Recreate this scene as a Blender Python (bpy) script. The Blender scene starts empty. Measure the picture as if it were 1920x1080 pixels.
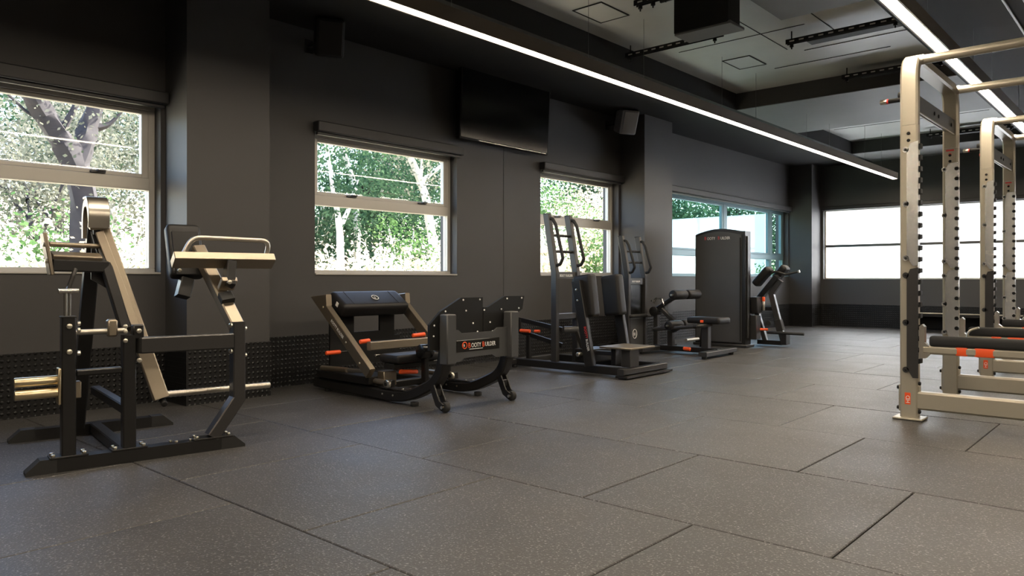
import bpy, bmesh, math, random
from mathutils import Vector, Matrix
V = Vector
PI = math.pi
random.seed(7)
sc = bpy.context.scene
C = sc.collection

# ------------------------------------------------------------------ camera, world, sun, exposure
cam_d = bpy.data.cameras.new('camera')
cam = bpy.data.objects.new('camera', cam_d); C.objects.link(cam)
cam.location = (0, 0, 0.905)
cam.rotation_euler = (PI/2, 0, math.radians(41.9))
cam_d.sensor_fit = 'HORIZONTAL'; cam_d.sensor_width = 36
cam_d.lens = 36*1400/1920
cam_d.shift_y = -18/1920
cam_d.clip_start = 0.05; cam_d.clip_end = 300
sc.camera = cam

world = bpy.data.worlds.new('World'); sc.world = world
world.use_nodes = True
wn = world.node_tree.nodes; wl = world.node_tree.links
bg = wn['Background']
sky = wn.new('ShaderNodeTexSky'); sky.sky_type = 'NISHITA'
sky.sun_disc = False; sky.sun_elevation = math.radians(48); sky.sun_rotation = math.radians(25)
sky.air_density = 1.0; sky.dust_density = 3.0; sky.ozone_density = 1.0
wl.new(sky.outputs[0], bg.inputs[0]); bg.inputs[1].default_value = 1.35

sun_d = bpy.data.lights.new('sun', 'SUN'); sun_d.energy = 18.0; sun_d.angle = math.radians(0.6)
sun_d.color = (1.0, 0.95, 0.86)
sun = bpy.data.objects.new('sun', sun_d); C.objects.link(sun)
sun.location = (4, 20, 20)
sun.rotation_euler = V((0.16, 0.72, 0.68)).to_track_quat('Z', 'Y').to_euler()

sc.view_settings.view_transform = 'Standard'; sc.view_settings.look = 'None'
sc.view_settings.gamma = 1.0; sc.view_settings.use_curve_mapping = False
sc.view_settings.exposure = 0.22
STRIP_POWER = 50.0
sc.cycles.use_denoising = True
sc.cycles.max_bounces = 8; sc.cycles.diffuse_bounces = 5; sc.cycles.transparent_max_bounces = 12
sc.cycles.sample_clamp_indirect = 6.0

# ------------------------------------------------------------------ materials
def mat(name, col, rough=0.5, metal=0.0, spec=0.5, var=0.0, vscale=6.0, bump=0.0, bscale=200.0, coat=0.0, rvar=0.0):
    m = bpy.data.materials.new(name); m.use_nodes = True
    nt = m.node_tree; n = nt.nodes; l = nt.links
    b = n['Principled BSDF']
    b.inputs['Base Color'].default_value = (*col, 1); b.inputs['Roughness'].default_value = rough
    b.inputs['Metallic'].default_value = metal; b.inputs['Specular IOR Level'].default_value = spec
    b.inputs['Coat Weight'].default_value = coat
    tc = n.new('ShaderNodeTexCoord')
    if var > 0 or rvar > 0:
        nz = n.new('ShaderNodeTexNoise'); nz.inputs['Scale'].default_value = vscale; nz.inputs['Detail'].default_value = 4
        l.new(tc.outputs['Object'], nz.inputs['Vector'])
        if var > 0:
            mx = n.new('ShaderNodeMix'); mx.data_type = 'RGBA'
            mx.inputs['A'].default_value = (*[c*(1-var) for c in col], 1); mx.inputs['B'].default_value = (*[min(1, c*(1+var)) for c in col], 1)
            l.new(nz.outputs['Fac'], mx.inputs['Factor']); l.new(mx.outputs['Result'], b.inputs['Base Color'])
        if rvar > 0:
            mr = n.new('ShaderNodeMapRange'); mr.inputs['To Min'].default_value = max(0, rough-rvar); mr.inputs['To Max'].default_value = rough+rvar
            l.new(nz.outputs['Fac'], mr.inputs['Value']); l.new(mr.outputs['Result'], b.inputs['Roughness'])
    if bump > 0:
        nb = n.new('ShaderNodeTexNoise'); nb.inputs['Scale'].default_value = bscale
        l.new(tc.outputs['Object'], nb.inputs['Vector'])
        bp = n.new('ShaderNodeBump'); bp.inputs['Strength'].default_value = bump; bp.inputs['Distance'].default_value = 0.002
        l.new(nb.outputs['Fac'], bp.inputs['Height']); l.new(bp.outputs['Normal'], b.inputs['Normal'])
    return m

M = {}
M['wall'] = mat('wall_paint', (0.052, 0.0505, 0.051), 0.55, var=0.06, vscale=3, bump=0.15, bscale=120)
M['soffit'] = mat('black_soffit_paint', (0.018, 0.0175, 0.0175), 0.8, var=0.1, bump=0.1, spec=0.25)
M['groove'] = mat('groove_black', (0.004, 0.004, 0.004), 0.8, var=0.1)
M['black'] = mat('black_powder_coat', (0.012, 0.0115, 0.0115), 0.34, spec=0.4, var=0.15, bump=0.12, bscale=600)
M['matt'] = mat('matt_black_metal', (0.006, 0.006, 0.006), 0.62, var=0.15, spec=0.3)
M['lamplit_coat'] = mat('lamplit_frame_coat', (0.31, 0.262, 0.20), 0.38, metal=0.85, var=0.08, bump=0.1, bscale=600)  # dark frame coat with the strip lights' tan reflection put into its colour
M['steel_dark'] = mat('dark_steel_frame', (0.060, 0.0585, 0.058), 0.36, metal=0.6, var=0.08, bump=0.1, bscale=600)
M['greysheet'] = mat('grey_cover_panel', (0.055, 0.056, 0.058), 0.45, var=0.08, bump=0.08, bscale=500)
M['vinyl'] = mat('black_vinyl', (0.010, 0.0095, 0.010), 0.5, spec=0.35, var=0.1, bump=0.25, bscale=350)
M['rubber'] = mat('black_rubber', (0.012, 0.012, 0.012), 0.7, var=0.1, bump=0.2, bscale=250)
M['chrome'] = mat('polished_steel', (0.62, 0.60, 0.56), 0.22, metal=1.0, var=0.05)
M['bolt'] = mat('zinc_bolt', (0.72, 0.68, 0.58), 0.28, metal=1.0, var=0.05)
M['brass'] = mat('warm_zinc_sleeve', (0.66, 0.55, 0.36), 0.3, metal=1.0, var=0.06)
M['satin'] = mat('satin_steel_tube', (0.58, 0.54, 0.47), 0.33, metal=1.0, var=0.06)
M['champagne'] = mat('champagne_powder_coat', (0.42, 0.385, 0.31), 0.36, metal=0.45, var=0.04, bump=0.06, bscale=700)
M['plate'] = mat('machined_aluminium', (0.88, 0.88, 0.87), 0.27, metal=1.0, var=0.03, vscale=3)
M['orange'] = mat('orange_plastic', (0.85, 0.10, 0.02), 0.4, var=0.06)
M['white'] = mat('white_print', (0.85, 0.85, 0.83), 0.5, var=0.03)
M['red'] = mat('red_print', (0.65, 0.05, 0.05), 0.5, var=0.05)
M['sign'] = mat('gloss_black_sign', (0.006, 0.006, 0.006), 0.25, var=0.1)
M['alu'] = mat('anodised_window_frame', (0.52, 0.50, 0.46), 0.4, metal=0.35, var=0.04)
M['alu_dark'] = mat('grey_window_stay', (0.10, 0.10, 0.10), 0.4, metal=0.5, var=0.05)
M['alu_sky_teal'] = mat('sky_tinted_window_frame', (0.13, 0.21, 0.24), 0.4, metal=0.3, var=0.04)  # aluminium with the sky's teal reflection put into its colour
M['blind'] = mat('dark_blind_cassette', (0.028, 0.028, 0.03), 0.45, var=0.08)
M['screen'] = mat('tv_screen_glass', (0.003, 0.003, 0.004), 0.16, var=0.05)
M['speaker'] = mat('grey_speaker_shell', (0.30, 0.30, 0.31), 0.5, var=0.06, bump=0.3, bscale=500)
M['speaker_dark'] = mat('dark_speaker_shell', (0.014, 0.014, 0.014), 0.7, var=0.06, bump=0.3, bscale=500)
M['cement'] = mat('painted_slab', (0.42, 0.43, 0.41), 0.42, var=0.22, vscale=1.6, bump=0.3, bscale=14)
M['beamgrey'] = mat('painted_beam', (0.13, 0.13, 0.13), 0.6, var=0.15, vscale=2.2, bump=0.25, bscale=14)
M['beam_shade'] = mat('shaded_beam_side', (0.035, 0.035, 0.035), 0.6, var=0.15, vscale=3)  # darker copy of the beam paint, shade put into the colour
M['cord'] = mat('thin_grey_wire', (0.12, 0.12, 0.12), 0.5, var=0.05)
M['housing'] = mat('bronze_light_housing', (0.16, 0.13, 0.10), 0.4, metal=0.3, var=0.05)
M['bark_dark'] = mat('dark_bark', (0.035, 0.03, 0.032), 0.85, var=0.4, vscale=9, bump=0.8, bscale=30)
M['bark_pale'] = mat('pale_gum_bark', (0.62, 0.58, 0.52), 0.8, var=0.25, vscale=7, bump=0.4, bscale=30)
M['outwall'] = mat('white_outdoor_wall', (0.86, 0.86, 0.84), 0.7, var=0.03)
M['outground'] = mat('dry_grass_ground', (0.55, 0.48, 0.34), 0.9, var=0.35, vscale=2.5, bump=0.5, bscale=20)

def leafmat(name, c0, c1, trans=0.4):
    m = bpy.data.materials.new(name); m.use_nodes = True
    nt = m.node_tree; n = nt.nodes; l = nt.links
    n.remove(n['Principled BSDF']); out = n['Material Output']
    tc = n.new('ShaderNodeTexCoord'); nz = n.new('ShaderNodeTexNoise'); nz.inputs['Scale'].default_value = 1.7; nz.inputs['Detail'].default_value = 6
    l.new(tc.outputs['Object'], nz.inputs['Vector'])
    cr = n.new('ShaderNodeValToRGB'); cr.color_ramp.elements[0].position = 0.35; cr.color_ramp.elements[1].position = 0.65
    cr.color_ramp.elements[0].color = (*c0, 1); cr.color_ramp.elements[1].color = (*c1, 1)
    l.new(nz.outputs['Fac'], cr.inputs[0])
    d = n.new('ShaderNodeBsdfDiffuse'); t = n.new('ShaderNodeBsdfTranslucent'); mx = n.new('ShaderNodeMixShader'); mx.inputs[0].default_value = trans
    l.new(cr.outputs[0], d.inputs[0]); l.new(cr.outputs[0], t.inputs[0])
    l.new(d.outputs[0], mx.inputs[1]); l.new(t.outputs[0], mx.inputs[2]); l.new(mx.outputs[0], out.inputs[0])
    return m
M['leaf_grey'] = leafmat('grey_green_leaves', (0.05, 0.07, 0.045), (0.30, 0.29, 0.23))
M['leaf_green'] = leafmat('deep_green_leaves', (0.012, 0.035, 0.022), (0.07, 0.125, 0.065))
M['leaf_bright'] = leafmat('bright_green_leaves', (0.04, 0.10, 0.035), (0.16, 0.27, 0.10))
M['leaf_pale'] = leafmat('pale_dry_leaves', (0.42, 0.34, 0.22), (0.85, 0.78, 0.62))

def glassmat(name, tint, refl=1.0):
    m = bpy.data.materials.new(name); m.use_nodes = True
    nt = m.node_tree; n = nt.nodes; l = nt.links
    n.remove(n['Principled BSDF']); out = n['Material Output']
    t = n.new('ShaderNodeBsdfTransparent'); t.inputs[0].default_value = (*tint, 1)
    g = n.new('ShaderNodeBsdfGlossy'); g.inputs['Roughness'].default_value = 0.02
    ge = n.new('ShaderNodeNewGeometry'); dt = n.new('ShaderNodeVectorMath'); dt.operation = 'DOT_PRODUCT'
    l.new(ge.outputs['Incoming'], dt.inputs[0]); l.new(ge.outputs['Normal'], dt.inputs[1])
    def mth(op, a, v=None):
        q = n.new('ShaderNodeMath'); q.operation = op; l.new(a, q.inputs[0])
        if v is not None: q.inputs[1].default_value = v
        return q
    ab = mth('ABSOLUTE', dt.outputs['Value']); inv = n.new('ShaderNodeMath'); inv.operation = 'SUBTRACT'; inv.inputs[0].default_value = 1.0; l.new(ab.outputs[0], inv.inputs[1])
    p5 = mth('POWER', inv.outputs[0], 5.0); k0 = mth('MULTIPLY', p5.outputs[0], 0.96*refl); k = mth('ADD', k0.outputs[0], 0.04*refl)
    mx = n.new('ShaderNodeMixShader'); l.new(k.outputs[0], mx.inputs[0]); l.new(t.outputs[0], mx.inputs[1]); l.new(g.outputs[0], mx.inputs[2]); l.new(mx.outputs[0], out.inputs[0])
    return m
M['glass'] = glassmat('clear_pane', (0.97, 0.985, 0.98))
M['glass_tint'] = glassmat('teal_pane', (0.72, 0.88, 0.90))

def frostmat():
    m = bpy.data.materials.new('frosted_film'); m.use_nodes = True
    nt = m.node_tree; n = nt.nodes; l = nt.links
    n.remove(n['Principled BSDF']); out = n['Material Output']
    tr = n.new('ShaderNodeBsdfTranslucent'); tr.inputs[0].default_value = (0.92, 0.95, 0.98, 1)
    d = n.new('ShaderNodeBsdfDiffuse'); d.inputs[0].default_value = (0.8, 0.82, 0.84, 1)
    mx = n.new('ShaderNodeMixShader'); mx.inputs[0].default_value = 0.25
    l.new(tr.outputs[0], mx.inputs[1]); l.new(d.outputs[0], mx.inputs[2]); l.new(mx.outputs[0], out.inputs[0])
    return m
M['frost'] = frostmat()

def emitmat(name, col, s):
    m = bpy.data.materials.new(name); m.use_nodes = True
    n = m.node_tree.nodes; l = m.node_tree.links
    n.remove(n['Principled BSDF'])
    e = n.new('ShaderNodeEmission'); e.inputs[0].default_value = (*col, 1); e.inputs[1].default_value = s
    l.new(e.outputs[0], n['Material Output'].inputs[0])
    return m
M['led'] = emitmat('led_diffuser', (1.0, 0.84, 0.64), STRIP_POWER)

def rubbertile():
    m = bpy.data.materials.new('speckled_rubber_tile'); m.use_nodes = True
    nt = m.node_tree; n = nt.nodes; l = nt.links; b = n['Principled BSDF']
    tc = n.new('ShaderNodeTexCoord'); oi = n.new('ShaderNodeObjectInfo')
    ad = n.new('ShaderNodeVectorMath'); ad.operation = 'MULTIPLY_ADD'; ad.inputs[1].default_value = (1, 1, 1)
    cb = n.new('ShaderNodeCombineXYZ'); ml = n.new('ShaderNodeMath'); ml.operation = 'MULTIPLY'; ml.inputs[1].default_value = 37.0
    l.new(oi.outputs['Random'], ml.inputs[0]); l.new(ml.outputs[0], cb.inputs[0]); l.new(ml.outputs[0], cb.inputs[1])
    l.new(tc.outputs['Object'], ad.inputs[0]); l.new(cb.outputs[0], ad.inputs[2])
    big = n.new('ShaderNodeTexNoise'); big.inputs['Scale'].default_value = 2.3; big.inputs['Detail'].default_value = 5
    l.new(ad.outputs[0], big.inputs['Vector'])
    sp = n.new('ShaderNodeTexNoise'); sp.inputs['Scale'].default_value = 120; sp.inputs['Detail'].default_value = 3
    l.new(ad.outputs[0], sp.inputs['Vector'])
    cr = n.new('ShaderNodeValToRGB'); cr.color_ramp.elements[0].position = 0.57; cr.color_ramp.elements[1].position = 0.72
    cr.color_ramp.elements[0].color = (0, 0, 0, 1); cr.color_ramp.elements[1].color = (1, 1, 1, 1)
    l.new(sp.outputs['Fac'], cr.inputs[0])
    mx = n.new('ShaderNodeMix'); mx.data_type = 'RGBA'
    mx.inputs['A'].default_value = (0.022, 0.0212, 0.021, 1); mx.inputs['B'].default_value = (0.060, 0.057, 0.0555, 1)
    l.new(big.outputs['Fac'], mx.inputs['Factor'])
    rv = n.new('ShaderNodeMapRange'); rv.inputs['To Min'].default_value = 0.86; rv.inputs['To Max'].default_value = 1.14
    l.new(oi.outputs['Random'], rv.inputs['Value'])
    sc_ = n.new('ShaderNodeVectorMath'); sc_.operation = 'SCALE'; l.new(mx.outputs['Result'], sc_.inputs[0]); l.new(rv.outputs['Result'], sc_.inputs['Scale'])
    m2 = n.new('ShaderNodeMix'); m2.data_type = 'RGBA'; m2.inputs['B'].default_value = (0.23, 0.225, 0.22, 1)
    l.new(cr.outputs[0], m2.inputs['Factor']); l.new(sc_.outputs[0], m2.inputs['A']); l.new(m2.outputs['Result'], b.inputs['Base Color'])
    rr = n.new('ShaderNodeMapRange'); rr.inputs['To Min'].default_value = 0.36; rr.inputs['To Max'].default_value = 0.60
    l.new(big.outputs['Fac'], rr.inputs['Value']); l.new(rr.outputs['Result'], b.inputs['Roughness'])
    bp = n.new('ShaderNodeBump'); bp.inputs['Strength'].default_value = 0.5; bp.inputs['Distance'].default_value = 0.004
    l.new(sp.outputs['Fac'], bp.inputs['Height']); l.new(bp.outputs['Normal'], b.inputs['Normal'])
    return m
M['tile'] = rubbertile()

def checkerplate(name, axis):
    # raised lozenge relief: fine pattern on the kick panels
    m = mat(name, (0.008, 0.008, 0.0085), 0.42, var=0.1, spec=0.4)
    nt = m.node_tree; n = nt.nodes; l = nt.links; b = n['Principled BSDF']
    tc = n.new('ShaderNodeTexCoord'); sp = n.new('ShaderNodeSeparateXYZ'); l.new(tc.outputs['Object'], sp.inputs[0])
    def chain(op, a, bval=None, bsock=None):
        q = n.new('ShaderNodeMath'); q.operation = op; l.new(a, q.inputs[0])
        if bsock is not None: l.new(bsock, q.inputs[1])
        elif bval is not None: q.inputs[1].default_value = bval
        return q.outputs[0]
    u = sp.outputs[axis]; v = sp.outputs['Z']; k = 2*PI/0.075
    su = chain('SINE', chain('MULTIPLY', chain('ADD', u, bsock=v), k)); sv = chain('SINE', chain('MULTIPLY', chain('SUBTRACT', u, bsock=v), k))
    h = chain('MULTIPLY', su, bsock=sv); h = chain('MAXIMUM', h, 0.25)
    bp = n.new('ShaderNodeBump'); bp.inputs['Strength'].default_value = 0.9; bp.inputs['Distance'].default_value = 0.012
    l.new(h, bp.inputs['Height']); l.new(bp.outputs['Normal'], b.inputs['Normal'])
    return m
M['checker_y'] = checkerplate('checker_plate_side', 'Y')
M['checker_x'] = checkerplate('checker_plate_end', 'X')

# ------------------------------------------------------------------ geometry helpers
def box(bm, c, s, bev=0.0, rot=None):
    r = bmesh.ops.create_cube(bm, size=1.0)
    vs = r['verts']
    bmesh.ops.scale(bm, vec=s, verts=vs)
    if bev > 0:
        es = list({e for v in vs for e in v.link_edges})
        q = bmesh.ops.bevel(bm, geom=es, offset=bev, segments=2 if bev > 0.012 else 1, profile=0.6, affect='EDGES')
        vs = list({v for v in q['verts']} | {v for v in vs if v.is_valid})
    mtx = Matrix.Translation(V(c))
    if rot is not None: mtx = mtx @ rot
    bmesh.ops.transform(bm, matrix=mtx, verts=vs)
    return bm
def BX(c, s, bev=0.0, rot=None): return box(bmesh.new(), c, s, bev, rot)
def span(a, b, bev=0.0):     # box from two corners
    a = V(a); b = V(b)
    return BX((a+b)/2, [abs(b[i]-a[i]) for i in range(3)], bev)
def boxes(lst, bev=0.0):
    bm = bmesh.new()
    for a, b in lst:
        a = V(a); b = V(b); box(bm, (a+b)/2, [abs(b[i]-a[i]) for i in range(3)], bev)
    return bm
def rect(w, h, ch=0.006):
    a, b = w/2, h/2; ch = min(ch, a*0.45, b*0.45)
    return [(a-ch, b), (-a+ch, b), (-a, b-ch), (-a, -b+ch), (-a+ch, -b), (a-ch, -b), (a, -b+ch), (a, b-ch)]
def circ(r, n=10): return [(r*math.cos(2*PI*i/n), r*math.sin(2*PI*i/n)) for i in range(n)]
def sweep(sec, path, up=(0, 0, 1), bm=None, closed=False):
    bm = bm or bmesh.new()
    path = [V(p) for p in path]
    t0 = (path[1]-path[0]).normalized(); up = V(up)
    if abs(t0.dot(up)) > 0.98: up = V((1, 0, 0)) if abs(t0.x) < 0.9 else V((0, 1, 0))
    s = t0.cross(up).normalized(); u = s.cross(t0).normalized()
    pts = [path[0]+s*a+u*b for a, b in sec]
    rings = [[bm.verts.new(p) for p in pts]]
    for i in range(1, len(path)):
        t = (path[i]-path[i-1]).normalized()
        nrm = t if i == len(path)-1 else (t+(path[i+1]-path[i]).normalized()).normalized()
        d = t.dot(nrm); d = d if abs(d) > 1e-4 else 1e-4
        pts = [p+t*((path[i]-p).dot(nrm)/d) for p in pts]
        rings.append([bm.verts.new(p) for p in pts])
    n = len(sec)
    for a, b in zip(rings, rings[1:]):
        for k in range(n): bm.faces.new((a[k], a[(k+1) % n], b[(k+1) % n], b[k]))
    bm.faces.new(rings[0][::-1]); bm.faces.new(rings[-1])
    bmesh.ops.recalc_face_normals(bm, faces=bm.faces)
    return bm
def fillet(path, r, n=5):
    path = [V(p) for p in path]; out = [path[0]]
    for a, b, c in zip(path, path[1:], path[2:]):
        d1 = a-b; d2 = c-b; q = min(r, d1.length*0.48, d2.length*0.48)
        p = b+d1.normalized()*q; w = b+d2.normalized()*q
        for i in range(n+1):
            t = i/n; out.append(p*(1-t)**2+b*2*t*(1-t)+w*t*t)
    out.append(path[-1]); return out
def beam(path, w, h, up=(0, 0, 1), ch=0.006, bm=None): return sweep(rect(w, h, ch), path, up, bm)
def tube(path, r, n=12, fr=0.0, bm=None): return sweep(circ(r, n), fillet(path, fr) if fr > 0 else path, (0, 0, 1), bm)
def cyl(p0, p1, r, n=16, bev=0.0, bm=None):
    p0 = V(p0); p1 = V(p1)
    if bev <= 0: return sweep(circ(r, n), [p0, p1], (0, 0, 1), bm)
    bm = bm or bmesh.new(); d = (p1-p0).normalized(); L = (p1-p0).length
    up = V((0, 0, 1)) if abs(d.z) < 0.95 else V((1, 0, 0)); s = d.cross(up).normalized(); u = s.cross(d)
    rings = []
    for q, rr in ((0, r-bev), (bev*0.35, r-bev*0.3), (bev, r), (L-bev, r), (L-bev*0.35, r-bev*0.3), (L, r-bev)):
        rings.append([bm.verts.new(p0+d*q+s*rr*math.cos(2*PI*i/n)+u*rr*math.sin(2*PI*i/n)) for i in range(n)])
    for a, b in zip(rings, rings[1:]):
        for k in range(n): bm.faces.new((a[k], a[(k+1) % n], b[(k+1) % n], b[k]))
    bm.faces.new(rings[0][::-1]); bm.faces.new(rings[-1]); bmesh.ops.recalc_face_normals(bm, faces=bm.faces)
    return bm
def prism(pts, ext, bm=None):      # planar polygon pts (3D) extruded by vector ext
    bm = bm or bmesh.new(); ext = V(ext)
    a = [bm.verts.new(V(p)) for p in pts]; b = [bm.verts.new(V(p)+ext) for p in pts]
    n = len(pts)
    bm.faces.new(a); bm.faces.new(b[::-1])
    for k in range(n): bm.faces.new((a[k], b[k], b[(k+1) % n], a[(k+1) % n]))
    bmesh.ops.recalc_face_normals(bm, faces=bm.faces)
    return bm
def basis(x, y, z, o=(0, 0, 0)):
    return Matrix(((x[0], y[0], z[0], o[0]), (x[1], y[1], z[1], o[1]), (x[2], y[2], z[2], o[2]), (0, 0, 0, 1)))
def pad(c, s, bev, rot=None):
    bm = bmesh.new(); r = bmesh.ops.create_cube(bm, size=1.0); bmesh.ops.scale(bm, vec=s, verts=bm.verts)
    bmesh.ops.bevel(bm, geom=list(bm.edges), offset=bev, segments=4, profile=0.6, affect='EDGES')
    mtx = Matrix.Translation(V(c))
    if rot is not None: mtx = mtx @ rot
    bmesh.ops.transform(bm, matrix=mtx, verts=bm.verts); return bm
def link(name, bm, m, parent=None, smooth=False):
    me = bpy.data.meshes.new(name); bm.to_mesh(me); bm.free()
    me.materials.append(M[m] if isinstance(m, str) else m)
    if smooth:
        for p in me.polygons: p.use_smooth = True
        try: me.set_sharp_from_angle(angle=math.radians(38))
        except Exception: pass
    o = bpy.data.objects.new(name, me); C.objects.link(o)
    if parent is not None: o.parent = parent
    return o
def tag(o, label=None, cat=None, group=None, kind=None):
    if label: o['label'] = label
    if cat: o['category'] = cat
    if group: o['group'] = group
    if kind: o['kind'] = kind
    return o
def struct(name, bm, m, parent=None, smooth=False, label=None):
    o = link(name, bm, m, parent, smooth); 
    if parent is None: o['kind'] = 'structure'
    if label: o['label'] = label; 
    return o
class Thing:
    def __init__(s, name, label, cat, loc=(0, 0, 0), group=None):
        s.o = bpy.data.objects.new(name, None); C.objects.link(s.o); s.o.location = loc; s.loc = V(loc)
        s.o.empty_display_size = 0.2
        tag(s.o, label, cat, group)
    def part(s, name, bm, m, sub=None, smooth=True, label=None):
        bmesh.ops.translate(bm, vec=-s.loc, verts=bm.verts)
        o = link(name, bm, m, sub or s.o, smooth)
        if label: o['label'] = label
        return o
    def bolts(s, pts, d, r=0.009, h=0.008, m='bolt', sub=None):
        d = V(d).normalized()
        for p in pts: s.part('bolt', cyl(V(p)-d*0.002, V(p)+d*h, r, 8, bev=r*0.35), m, sub)
    def text(s, body, o, xdir, ydir, size, m, sub=None, spacing=1.0, align='LEFT', depth=0.0006, name='lettering', xs=1.0):
        cu = bpy.data.curves.new('t', 'FONT'); cu.body = body; cu.size = size; cu.extrude = depth; cu.space_character = spacing; cu.align_x = align; cu.resolution_u = 3
        t = bpy.data.objects.new('t', cu); C.objects.link(t)
        dg = bpy.context.evaluated_depsgraph_get()
        me = bpy.data.meshes.new_from_object(t.evaluated_get(dg)); bpy.data.objects.remove(t); bpy.data.curves.remove(cu)
        bm = bmesh.new(); bm.from_mesh(me); bpy.data.meshes.remove(me)
        x = V(xdir).normalized(); y = V(ydir).normalized(); z = x.cross(y)
        bmesh.ops.transform(bm, matrix=basis(x*xs, y, z, o), verts=bm.verts)
        return s.part(name, bm, m, sub, smooth=False)

# ------------------------------------------------------------------ the room
XW, YF, XR, YB = -5.6, 14.65, 4.6, -3.2      # left wall, far wall, right wall, wall behind the camera
H_SOF, H_SLAB = 3.05, 3.26
SILL, HEAD = 0.935, 2.19
WIN = [(0.67, 2.365), (3.68, 5.385), (6.74, 8.37), (9.25, 14.15)]
XO = XW-0.25
floor = struct('floor', span((XO, YB-0.2, -0.25), (XR+0.2, YF+0.25, -0.012)), 'rubber', label='dark rubber tiled gym floor')
# rubber tiles, 1 m square in running bond
tbm = BX((0, 0, 0), (0.994, 0.994, 0.012), 0.003)
tme = bpy.data.meshes.new('floor_tile'); tbm.to_mesh(tme); tbm.free(); tme.materials.append(M['tile'])
rng = random.Random(3)
row = -6
while 2.49+row < YF:
    y0 = max(2.49+row, YB); y1 = min(3.49+row, YF)
    if y1-y0 > 0.05:
        x = (-1.845 if row % 2 == 0 else -1.340)-6
        while x < XR:
            x0 = max(x, XW); x1 = min(x+1, XR)
            if x1-x0 > 0.05:
                o = bpy.data.objects.new('floor_tile', tme); C.objects.link(o); o.parent = floor
                o.location = ((x0+x1)/2, (y0+y1)/2, -0.006+rng.uniform(-0.0012, 0.0006)); o.scale = (x1-x0, y1-y0, 1)
            x += 1
    row += 1

# left wall with four openings and a panel joint at y = 6.1
segs = []; ys = [YB] + [v for w in WIN for v in w] + [YF+0.25]
segs.append(((XO, YB, 0), (XW, 6.096, SILL))); segs.append(((XO, 6.104, 0), (XW, YF+0.25, SILL)))
segs.append(((XO, YB, HEAD), (XW, 6.096, 3.5))); segs.append(((XO, 6.104, HEAD), (XW, YF+0.25, 3.5)))
for a, b in zip(ys[0::2], ys[1::2]):
    if a < 6.1 < b:
        segs += [((XO, a, SILL), (XW, 6.096, HEAD)), ((XO, 6.104, SILL), (XW, b, HEAD))]
    else: segs.append(((XO, a, SILL), (XW, b, HEAD)))
wl_ = struct('wall_left', boxes(segs), 'wall', label='dark charcoal painted side wall with windows')
struct('joint_strip', span((XW-0.02, 6.096, 0), (XW-0.008, 6.104, 3.05)), 'groove', wl_)
# far wall with long window
FW0, FW1 = -5.12, 1.0
wf = struct('wall_far', boxes([((XW, YF, 0), (XR+0.2, YF+0.25, 0.89)), ((XW, YF, 2.215), (XR+0.2, YF+0.25, 3.5)),
    ((XW, YF, 0.89), (FW0, YF+0.25, 2.215)), ((FW1, YF, 0.89), (XR+0.2, YF+0.25, 2.215))]), 'wall', label='dark charcoal end wall under the long white window')
struct('wall_right', span((XR, YB-0.2, 0), (XR+0.2, YF, 3.5)), 'wall', label='dark charcoal wall opposite the windows')
struct('wall_back', span((XO, YB-0.2, 0), (XR, YB, 3.5)), 'wall', label='dark charcoal wall behind the viewer')
# pilasters
for i, (a, b, x1) in enumerate([(2.40, 3.045, -5.25), (8.41, 9.12, -5.22), (14.18, YF, -5.17)]):
    p = struct('trim_%d' % (i+1), span((XW, a, 0), (x1, b, H_SOF)), 'wall', label=['wide charcoal pilaster right of the nearest window', 'charcoal pilaster beside the small grey speaker', 'charcoal corner pillar at the far end of the side wall'][i])
    kb = boxes([((x1, a-0.008, 0), (x1+0.008, b, 0.42)), ((XW, a-0.008, 0), (x1, a, 0.42)), ((XW, b, 0), (x1+0.008, b+0.008, 0.42))])
    struct('kick_panel', kb, 'checker_y', p)
# checker plate kick panels along the walls
kick = []
for a, b in ((YB, 2.392), (3.053, 6.094), (6.106, 8.402), (9.128, 14.172)): kick.append(((XW, a, 0), (XW+0.008, b, 0.42)))
struct('baseboard_left', boxes(kick), 'checker_y', label='black checker plate kick panel along the window wall')
struct('baseboard_far', span((-5.16, YF-0.008, 0), (XR, YF, 0.42)), 'checker_x', label='black checker plate kick panel along the end wall')

# ceiling: black soffit band on the left, grey slab with recessed coffers
XC0, XC1 = -4.23, -1.77
ceil = struct('ceiling', span((XO, YB-0.2, H_SLAB), (XR+0.2, YF+0.25, 3.5)), 'cement', label='grey painted concrete ceiling with recessed bays')
struct('soffit', span((XW, YB, H_SOF), (XC0, YF, H_SLAB)), 'soffit', ceil)
struct('soffit', span((XC1, YB, H_SOF), (-0.9, YF, H_SLAB)), 'soffit', ceil)
struct('soffit', span((1.6, YB, H_SOF), (XR, YF, H_SLAB)), 'soffit', ceil)
for xa, xb in ((XC0, XC1), (-0.9, 1.6)):
    for ya, yb in ((9.0, 11.03), (13.5, YF), (YB, 1.8)):
        struct('ceiling_beam', span((xa, ya+0.012, H_SOF), (xb, yb-0.012 if yb < YF else yb, H_SLAB)), 'beamgrey', ceil)
        struct('beam_shade_sheet', span((xa, ya, H_SOF+0.004), (xb, ya+0.012, H_SLAB)), 'beam_shade', ceil)  # thin added sheet carrying the painted shade of the beam's side
        if yb < YF: struct('beam_shade_sheet', span((xa, yb-0.012, H_SOF+0.004), (xb, yb, H_SLAB)), 'beam_shade', ceil)
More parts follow.
